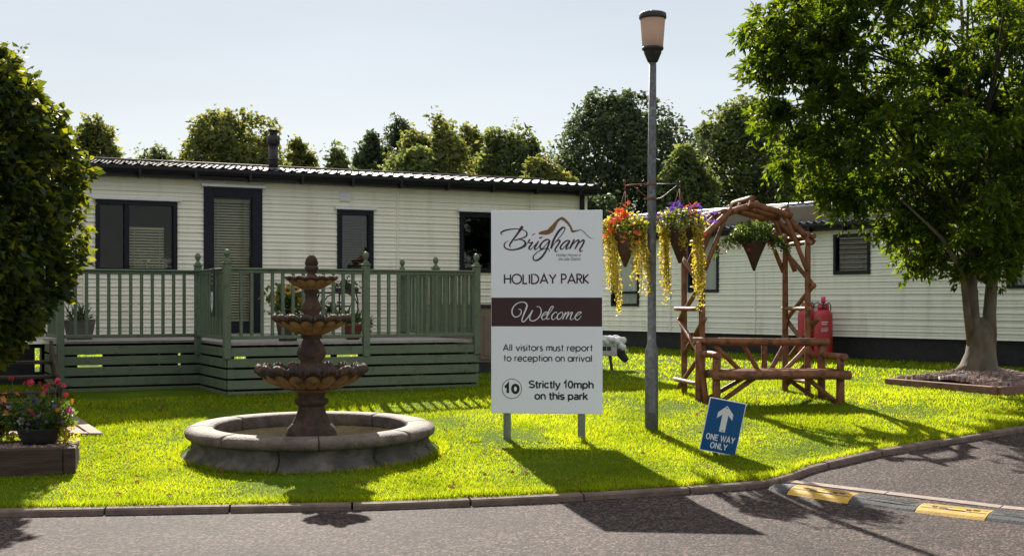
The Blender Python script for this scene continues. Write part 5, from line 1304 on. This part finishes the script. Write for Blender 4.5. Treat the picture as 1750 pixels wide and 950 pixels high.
sleeper((0, 0, 0), ea * 2.0, g1(16.4) - .1, zt, .1, MT['sleeper_red'], TP); sleeper(eb * .055 + (-.0 * ea), eb * 2.0, g1(16.4) - .1, zt - .003, .1, MT['sleeper_red'], TP)
sleeper(ea * 2.0 + eb * .055, ea * 2.0 + eb * 2.0, g1(17) - .1, zt + .002, .1, MT['sleeper_red'], TP); sleeper(eb * 2.0 + ea * .055, eb * 2.0 + ea * 1.945, g1(17) - .1, zt - .001, .1, MT['sleeper_red'], TP)
mb = MB(); q = [ea * .04 + eb * .04, ea * .04 + eb * 1.96, ea * 1.96 + eb * 1.96, ea * 1.96 + eb * .04]; mb.poly([(v.x, v.y, zt - .04) for v in q]); mb.build('soil', MT['sleeper'], TP)
T0 = Vector((6.42, 17.55)); 
p0 = Vector((6.15, 16.4)); ea2 = ea.xy; eb2 = eb.xy
def mound_z(P2): return zt - .03 + .17 * np.exp(-((P2[:, 0] - T0.x) ** 2 + (P2[:, 1] - T0.y) ** 2) / .5)
gravel_bed('tree_gravel', 'brown gravel heaped round the tree trunk', [tuple(p0 + ea2 * .06 + eb2 * .06), tuple(p0 + ea2 * .06 + eb2 * 1.94), tuple(p0 + ea2 * 1.94 + eb2 * .06)], mound_z, 5200, 4, .05)
mb = MB(); n = 14
ring = [(T0.x - .28 + .34 * math.cos(t_) * (1 + .25 * math.sin(3 * t_)), T0.y - .25 + .22 * math.sin(t_), zt + .085 + .02 * math.sin(2 * t_)) for t_ in np.linspace(0, 2 * math.pi, n, endpoint=False)]
mb.add(ring + [(a, b, c_ - .05) for a, b, c_ in ring] + [(T0.x - .25, T0.y - .2, zt + .135)], [(i, (i + 1) % n, 2 * n) for i in range(n)] + [(i, i + n, (i + 1) % n + n, (i + 1) % n) for i in range(n)], True)
MT['sheet'] = M('grey_sheet', (.38, .37, .36), (.5, .49, .47), 12, .8, .5, 30)
tag(mb.build('weed_membrane', MT['sheet']), 'pale sheet of membrane showing through the gravel by the trunk', 'membrane')

FPx, FPy = -3.74, 11.03
FP = thing('flower_planter', 'low dark sleeper planter at the left edge beside the kerb', 'planter', (FPx, FPy, 0), R(16))
zp = g1(11.2) + .235
sleeper((-2.6, .05, 0), (-.105, .05, 0), -.05, zp, .1, MT['sleeper'], FP); sleeper((-.05, .0, 0), (-.05, .72, 0), -.05, zp - .004, .1, MT['sleeper'], FP); sleeper((-2.6, .70, 0), (-.105, .70, 0), 0, zp - .002, .1, MT['sleeper'], FP)
mb = MB(); mb.poly([(-2.6, .08, zp - .045), (-.08, .08, zp - .045), (-.08, .68, zp - .045), (-2.6, .68, zp - .045)]); mb.build('soil', MT['sleeper'], FP)
gravel_bed('planter_gravel', 'dark gravel filling the sleeper planter', [(FPx + x_ * math.cos(R(16)) - y_ * math.sin(R(16)), FPy + x_ * math.sin(R(16)) + y_ * math.cos(R(16))) for x_, y_ in ((-2.55, .11), (-.11, .11), (-2.55, .64))], lambda P2: np.full(len(P2), zp - .045), 2600, 6, .035)
def flower_bowl(label, loc, r, h, seed, tall):
    rng = np.random.default_rng(seed); t = thing('flower_bowl', label, 'flower pot', loc, 0, 'flower bowls in the sleeper planter')
    c = MB(); c.lathe([(0, 0), (r * .6, 0), (r * .85, h * .5), (r, h * .93), (r * 1.05, h), (r * .95, h), (r * .9, h * .85), (0, h * .8)], 24); c.build('bowl', MT['pot_dark'], t)
    P = rng.normal(size=(1500, 3)); P /= np.linalg.norm(P, axis=1)[:, None]; P *= (.3 + .7 * rng.random(1500) ** .5)[:, None]; P[:, 2] = P[:, 2] * .9; P = P * (r * 1.6, r * 1.2, .20) + (0, 0, h + .10)
    mesh_np('foliage', leaf_quads(P, .05, .55, rng), 4, MT['lf_plant'], t)
    P = rng.normal(size=(160, 3)) * (.04, .05, .09) + (r * 1.25, -.05, h * .4); mesh_np('trailing_foliage', leaf_quads(P, .045, .6, rng), 4, MT['lf_jenny'], t)
    def sp(n, z0, z1): return np.stack([rng.uniform(-r * 1.4, r * 1.4, n), rng.uniform(-r * 1.1, r * .3, n), rng.uniform(z0, z1, n) + h], 1)
    blossoms('purple_flowers', sp(20, .04, .26), .034, MT['purple'], t, rng, 5); blossoms('orange_flowers', sp(13, .12, .30), .034, MT['orange'], t, rng, 8)
    blossoms('pale_flowers', sp(9, .06, .26), .036, MT['pale'], t, rng, 5); blossoms('magenta_flowers', sp(5, .0, .16), .035, MT['magenta'], t, rng, 6)
    if tall:
        c = MB(); H = []
        for (x, z) in tall:
            c.tube([(x * .5, 0, h * .8), (x * .8, .02, h + z * .5), (x, .03, h + z)], .0035, 5); H.append([x, .03, h + z])
        c.build('stems', MT['lf_plant'], t); blossoms('red_flowers', np.repeat(np.array(H), 2, 0), .034, MT['pinkred'], t, rng, 9)
    return t
flower_bowl('dark bowl overflowing with mixed flowers at the right of the sleeper planter', (px2(68, 11.45), 11.45, zp - .03), .20, .16, 41,
            [((a - 68) / 192, (735 - b) / 192) for a, b in ((17, 652), (50, 659), (66, 661), (82, 662), (96, 657), (107, 664), (110, 680), (42, 660), (76, 668))])
flower_bowl('dark bowl of flowers at the left edge of the sleeper planter', (px2(-25, 11.6), 11.6, zp - .03), .19, .16, 42, [])

# ------------------------------------------------------------------ speed bump
SBm = thing('speed_bump', 'yellow and black ribbed rubber speed bump across the lane mouth', 'speed bump', (2.22, 10.42, 0))
bd_ = Vector((.748, -.664)); bn = Vector((.664, .748)); WB = .31
def bump_seg(s0, s1, mat, name, cap=False):
    mb = MB(); ns = 8; na = 12; V = []; gap_ = .004
    prof = []
    for j in range(na + 1):
        f = j / na; prof.append((f * WB, .052 * math.sin(math.pi * min(max(f, 0), 1)) ** .7))
    rows = []
    sv = np.linspace(s0 + gap_, s1 - gap_, ns + 1)
    for i, s in enumerate(sv):
        sc = 1.0
        if cap: sc = math.sqrt(max(.02, 1 - ((sv[-1] - s) / (sv[-1] - sv[0])) ** 2))
        for j, (w, h) in enumerate(prof):
            w2 = WB / 2 + (w - WB / 2) * sc; p = Vector((2.22, 10.42)) + bd_ * s + bn * w2
            V.append((p.x - 2.22, p.y - 10.42, g1(p.y) - .03 + h * sc))
    Fs = [(i * (na + 1) + j, (i + 1) * (na + 1) + j, (i + 1) * (na + 1) + j + 1, i * (na + 1) + j + 1) for i in range(ns) for j in range(na)]
    Fs += [tuple(range(na + 1)), tuple(reversed(range(ns * (na + 1), (ns + 1) * (na + 1))))]
    mb.add(V, Fs); o = mb.build(name, mat, SBm)
    if not cap:      # raised ribs and the moulded slots
        rb_ = MB(); sl_ = MB()
        def pt(s, w, up):
            f = w / WB; p = Vector((2.22, 10.42)) + bd_ * s + bn * w; return (p.x - 2.22, p.y - 10.42, g1(p.y) - .03 + .052 * math.sin(math.pi * f) ** .7 + up)
        for w in (.075, .125, .165, .2, .235, .27):
            a, b = s0 + .02, s1 - .02; V = [pt(a, w, .0005), pt(b, w, .0005), pt(b, w + .006, .0025), pt(a, w + .006, .0025), pt(b, w + .014, .0005), pt(a, w + .014, .0005)]
            rb_.add([(x, y_, z_ + .0) for x, y_, z_ in V], [(0, 1, 2, 3), (3, 2, 4, 5)])
            sl_.add([pt(a, w - .006, .0012), pt(b, w - .006, .0012), pt(b, w, .0012), pt(a, w, .0012)], [(0, 1, 2, 3)])
        for (a, b, w0, w1_) in ((.10, .14, .09, .12), (.16, .22, .08, .10), (.22, .36, .07, .082), (.36, .40, .09, .115), (.41, .46, .1, .125)):
            sl_.add([pt(s0 + a, w0, .003), pt(s0 + b, w0, .003), pt(s0 + b, w1_, .003), pt(s0 + a, w1_, .003)], [(0, 1, 2, 3)])
        rb_.build('ribs', mat, o); sl_.build('grooves', MT['hose'], o)
    return o
bump_seg(-.24, 0, MT['black_rub'], 'end_cap', True)
for i in range(9): bump_seg(i * .54, (i + 1) * .54, MT['yellow_rub'] if i % 2 == 0 else MT['black_rub'], 'segment')

# ------------------------------------------------------------------ trees
def clumps_in(rng, n, c, rad, surf=.55):
    d = rng.normal(size=(n, 3)); d /= np.linalg.norm(d, axis=1)[:, None]
    r = surf + (1 - surf) * rng.random(n); r[: n // 4] *= .55
    return np.array(c) + d * r[:, None] * np.array(rad) * .86
def leafy(rng, centres, radii, per, size, asp, droop=.2, flat=.8):
    out = []
    for c, r in zip(centres, radii):
        n = int(per * rng.uniform(.7, 1.3)); d = rng.normal(size=(n, 3)); d /= np.linalg.norm(d, axis=1)[:, None]
        rr = r * (.25 + .75 * rng.random(n) ** .6); P = c + d * rr[:, None] * (1, 1, flat)
        out.append(leaf_quads(P, size, asp, rng, up=.4, droop=droop))
    return np.concatenate(out)
def bg_tree(px, D, ytop, hw, kind, label, seed):
    rng = np.random.default_rng(seed); x = px2(px, D); z0 = g1(min(D, 30)); H = zz(ytop, D) - z0; W = hw / F * D * 1.13
    t = thing('background_tree', label, 'tree', (x, D, z0), 0, 'trees behind the caravans')
    lo = H * .06; ph = rng.uniform(0, 6.28, 12)
    def shape(th, u):            # u: height 0..1 -> radius of the crown, broad shoulders and a rounded top
        r = np.sqrt(np.clip(1 - np.clip((u - .42) / .58, 0, 1) ** 2.9, 0, 1)) * np.clip(.72 + u * .9, 0, 1.05)
        lump = .07 * np.sin(3 * th + 5 * u + ph[0]) + .07 * np.sin(5 * th - 9 * u + ph[1]) + .07 * np.sin(8 * th + 15 * u + ph[2]) + .06 * np.sin(13 * th - 23 * u + ph[3])
        return r * (1 + lump)
    def pts(n, rin, rout):
        th = rng.random(n) * 2 * math.pi; u = rng.random(n) ** .8; r = shape(th, u) * (rin + (rout - rin) * rng.random(n) ** .55)
        hh = lo + (H - lo) * u * (1 + .05 * np.sin(4 * th + ph[4]) + .03 * np.sin(9 * th + ph[5])) * .97
        return np.stack([W * r * np.cos(th), W * .8 * r * np.sin(th), hh], 1)
    A_ = W * H
    nb = int(min(26000, 3000 + 950 * A_)); P = pts(nb, .25, 1.0)
    keep = (np.sin(P[:, 0] * 2.1 + ph[6]) * np.sin(P[:, 1] * 2.3 + ph[7]) * np.sin(P[:, 2] * 2.6 + ph[8]) + .35 * np.sin(P[:, 0] * 5.1 + ph[9]) * np.sin(P[:, 2] * 5.7 + ph[10])) > -.55
    V = [leaf_quads(P[keep], .17, .65, rng, up=.4, droop=.15)]
    nc = int(16 + 5 * W); B_ = pts(nc, .62, .84)                      # rounded boughs
    for c in B_:
        r = W * rng.uniform(.20, .34); q_ = rng.normal(size=(int(200 + 170 * r * r), 3)); q_ /= np.linalg.norm(q_, axis=1)[:, None]
        V.append(leaf_quads(c + q_ * (r, r, r * .8) * (.6 + .4 * rng.random(len(q_)) ** .5)[:, None], .16, .65, rng, up=.4, droop=.15))
    m = int(min(380, 40 + 10 * A_)); C_ = pts(m, .90, 1.02)           # sprays of the outer twigs
    for c in C_:
        k = 9; d = np.array([c[0] / W * .5, c[1] / W * .3, .55]) + rng.normal(size=3) * .3; d /= np.linalg.norm(d); q = c + d * (np.linspace(0, 1, k) * rng.uniform(.15, .38))[:, None]
        V.append(leaf_quads(q + rng.normal(size=q.shape) * .07, .14, .55, rng, up=.2))
    mesh_np('crown', np.concatenate(V), 4, MT[kind], t)
    mb = MB(); mb.tube([(0, 0, -.3), (.05, 0, H * .3), (-.05, 0, H * .62), (0, 0, H * .86)], [W * .07 + .06, W * .055 + .05, W * .035 + .02, .02], 8)
    for i in range(18):
        c = P[rng.integers(0, len(P))]; a = np.array([0, 0, H * rng.uniform(.15, .6)]); c = c + (0, 0, .0); mid = (a + c) / 2 + (0, 0, .06 * H * rng.random()); mb.tube([a, mid, c], [W * .025 + .02, W * .015 + .01, .01], 6)
    mb.build('trunk', MT['bark_dark'], t)
TREES = [
 (38, 40, 232, 75, 'lf_mid', 'green tree showing above the roof line behind the left bush', 1),
 (163, 41, 210, 46, 'lf_olive', 'yellowing tree just right of the big left bush'), (392, 40, 203, 92, 'lf_olive', 'broad olive green tree left of the flue'),
 (512, 43, 250, 36, 'lf_olive', 'small yellowish tree just right of the flue'), (578, 45, 256, 24, 'lf_mid', 'smallest round tree on its own above the caravan roof'),
 (634, 52, 238, 34, 'lf_dark', 'distant dark green tree left of the yellow topped tree'), (684, 55, 213, 40, 'lf_dark', 'distant tall dark tree peeping over the yellow topped tree'),
 (738, 39, 210, 74, 'lf_olive', 'rounded tree with yellow autumn top behind the caravan'), (700, 37, 268, 60, 'lf_mid', 'low spreading green tree in front of the yellow topped tree'),
 (872, 40, 221, 62, 'lf_mid', 'green tree with a ragged crown behind the welcome sign'), (800, 44, 225, 44, 'lf_olive', 'tree with orange tints between two rounder trees'),
 (935, 36.5, 284, 52, 'lf_olive', 'low yellow green tree beside the large dark tree'), (1062, 43, 170, 118, 'lf_dark', 'largest dark tree, directly behind the lamp post'),
 (1170, 38, 262, 48, 'lf_mid', 'medium green tree between the lamp post and the arch'), (1272, 45, 178, 88, 'lf_mid', 'tall green tree behind the log arch'),
 (1370, 47, 225, 80, 'lf_dark', 'dark tree behind the pale caravan, left of the near tree crown'), (1500, 46, 190, 95, 'lf_dark', 'dark tree seen through the near tree crown'),
 (1640, 44, 200, 95, 'lf_mid', 'green tree behind the forked trunk'), (1775, 42, 190, 95, 'lf_mid', 'tree behind the near crown at the right edge'),
 (-70, 42, 215, 85, 'lf_mid', 'tree behind the bush at the left edge'), (270, 46, 262, 60, 'lf_mid', 'low tree hidden mostly by the left end of the roof'), (1010, 37, 330, 60, 'lf_dark', 'low dark bush between the two caravans')]
for i, T_ in enumerate(TREES):
    bg_tree(*T_[:6], seed=200 + i)

# near ash tree on the right
def near_tree():
    rng = np.random.default_rng(88); z0 = g1(17.55) + .12
    t = thing('ash_tree', 'leafy forked tree in the sleeper bed at the right', 'tree', (T0.x, T0.y, z0))
    D = 17.55; K = F / D
    def w(px, py, dy=0.0): return np.array([px2(px, D) - T0.x, dy, zz(py, D) - z0])
    mb = MB()
    mb.tube([w(1672, 640), w(1673, 626), w(1676, 606), w(1677, 585), w(1677, 566), w(1677, 552), w(1677, 542)], [.34, .25, .205, .185, .165, .11, .03], 16)
    limbs = [([(1668, 588), (1662, 540), (1659, 480), (1655, 400), (1648, 300), (1650, 160), (1640, -60)], [.125, .095, .082, .072, .058, .038, .012], 0),
             ([(1688, 588), (1693, 540), (1699, 490), (1709, 430), (1726, 330), (1738, 180), (1745, -80)], [.12, .09, .08, .07, .06, .04, .015], .05),
             ([(1694, 575), (1706, 520), (1714, 470), (1724, 410), (1765, 280)], [.075, .058, .052, .048, .025], .25),
             ([(1660, 580), (1648, 540), (1638, 500), (1628, 465), (1590, 410), (1520, 350)], [.066, .05, .042, .036, .026, .01], -.12)]
    tips = []
    for pts, rad, dy in limbs:
        P = [w(a, b, dy * i) for i, (a, b) in enumerate(pts)]; mb.tube(P, rad, 12); tips.append(P)
    trunk = mb.build('trunk', MT['bark'], t)
    # crown outline from the picture's silhouette, given real depth
    cen = [] 
    def blob(px, py, rpx, n, dyr):
        for _ in range(n):
            an = rng.uniform(0, 6.28); r = rpx * math.sqrt(rng.random()); cen.append(w(px + r * math.cos(an), py + r * math.sin(an), rng.normal() * dyr))
    for b in ((1345, 80, 45, 15, .6), (1325, 190, 28, 7, .4), (1400, 150, 80, 22, .8), (1375, 255, 35, 9, .5), (1480, 70, 100, 25, 1.0), (1500, 220, 85, 22, .9), (1415, 320, 22, 6, .35), (1530, 310, 55, 13, .7), (1450, 330, 25, 5, .4),
              (1575, 395, 30, 7, .5), (1540, 375, 20, 4, .4), (1600, 140, 115, 30, 1.1), (1640, 290, 95, 24, 1.0), (1700, 70, 115, 28, 1.2), (1720, 240, 75, 18, 1.0), (1650, 380, 55, 12, .8), (1800, 170, 135, 26, 1.2), (1790, 360, 55, 10, .9), (1710, 400, 35, 7, .7), (1620, 420, 40, 9, .8), (1690, 340, 70, 18, .9), (1705, 440, 22, 5, .6), (1660, 200, 110, 22, 1.0), (1740, 140, 90, 16, 1.0), (1655, 455, 20, 4, .5), (1600, -60, 190, 36, 1.3), (1430, -30, 100, 18, .9), (1770, -80, 150, 18, 1.3), (1300, 110, 16, 4, .25), (1300, 30, 20, 3, .3), (1385, 25, 45, 12, .7), (1330, 40, 35, 8, .5), (1440, 20, 60, 10, .8)):
        blob(*b)
    cen = np.array(cen); rads = rng.uniform(.20, .38, len(cen))
    V = []
    tw = MB()
    for c, r in zip(cen, rads):
        # a clump is a handful of pinnate sprays
        ns = 8
        for _ in range(ns):
            d = rng.normal(size=3); d[2] = d[2] * .6 - .15; d /= np.linalg.norm(d); L_ = r * rng.uniform(.7, 1.25); s = np.linspace(.15, 1, 11)
            q = c + d * L_ * s[:, None] + np.array([0, 0, -1]) * (s ** 2 * L_ * .35)[:, None]; q = q + rng.normal(size=q.shape) * .02
            V.append(leaf_quads(np.repeat(q, 2, 0), .105, .36, rng, up=.35, droop=.45, dirs=np.tile(d * .6, (22, 1))))
    mesh_np('crown', np.concatenate(V), 4, MT['lf_ash'], t)
    # boughs reaching from the limbs into the clumps
    for i in rng.choice(len(cen), 60, replace=False):
        c = cen[i]; lim = tips[rng.integers(0, 3)]; j = 2 + int(rng.integers(0, len(lim) - 3)); a = lim[j]
        if c[2] < a[2] - .6: a = lim[2]
        mid = (a + c) / 2 + np.array([0, 0, .15]); tw.tube([a, mid, c], [.024, .015, .006], 6)
    tw.build('boughs', MT['bark_dark'], t)
near_tree()

# dense clipped bush on the left
def bush():
    rng = np.random.default_rng(12); bx_, by_ = -5.73, 13.0; z0 = g1(by_)
    t = thing('bushy_tree', 'tall dense dark leaved bush at the left edge in front of the steps', 'tree', (bx_, by_, z0))
    mb = MB(); mb.tube([(0, 0, -.2), (0, 0, .6), (.05, 0, 1.6), (0, 0, 3.4)], [.12, .10, .08, .02], 10)
    Zk = [.55, .78, 1.15, 1.7, 2.3, 2.82, 3.27, 3.63, 3.9, 4.1]; Rk = [.22, .56, .92, 1.20, 1.25, 1.20, 1.03, .82, .54, .12]
    ph = rng.uniform(0, 6.28, 8)
    def rad(z, th): 
        l_ = 1 + .07 * np.sin(3 * th + z * 2 + ph[0]) + .06 * np.sin(5 * th - z * 4 + ph[1]) + .045 * np.sin(9 * th + z * 7 + ph[2]) + .03 * np.sin(14 * th - z * 12 + ph[3])
        return np.interp(z, Zk, Rk) * l_
    for _ in range(40):
        th = rng.uniform(0, 6.28); z = rng.uniform(1, 3.8); r = float(rad(z, th)) * .85; mb.tube([(0, 0, z * .75), (math.cos(th) * r * .6, math.sin(th) * r * .6, z * .95), (math.cos(th) * r, math.sin(th) * r, z)], [.03, .018, .006], 5)
    mb.build('trunk', MT['bark_dark'], t)
    n = 50000; z = .55 + 3.55 * rng.random(n); th = rng.random(n) * 2 * math.pi
    rr = rad(z, th) * (1 - .55 * rng.random(n) ** 2.0) + rng.normal(size=n) * .03
    P = np.stack([rr * np.cos(th), rr * np.sin(th), z], 1)
    keep = (np.sin(P[:, 0] * 6 + 1) * np.sin(P[:, 1] * 6 + 2) * np.sin(P[:, 2] * 6.5) + .3 * rng.normal(size=n)) > -.45
    dirs = np.stack([np.cos(th), np.sin(th), np.full(n, -.1)], 1) * .8
    V = [leaf_quads(P[keep], .085, .68, rng, up=.25, droop=.3, dirs=dirs[keep], var=.65)]
    m = 330; z = .7 + 3.38 * rng.random(m); th = rng.random(m) * 6.28; r = rad(z, th) * .98      # shoots that stand proud
    for i in range(m):
        k = 9; s = np.linspace(0, 1, k)[:, None]; q = np.array([r[i] * math.cos(th[i]), r[i] * math.sin(th[i]), z[i]]) + s * np.array([math.cos(th[i]) * .13, math.sin(th[i]) * .13, .15]) * rng.uniform(.4, 1.4)
        V.append(leaf_quads(q, .07, .62, rng, up=.2))
    mesh_np('crown', np.concatenate(V), 4, MT['lf_hedge'], t)
bush()
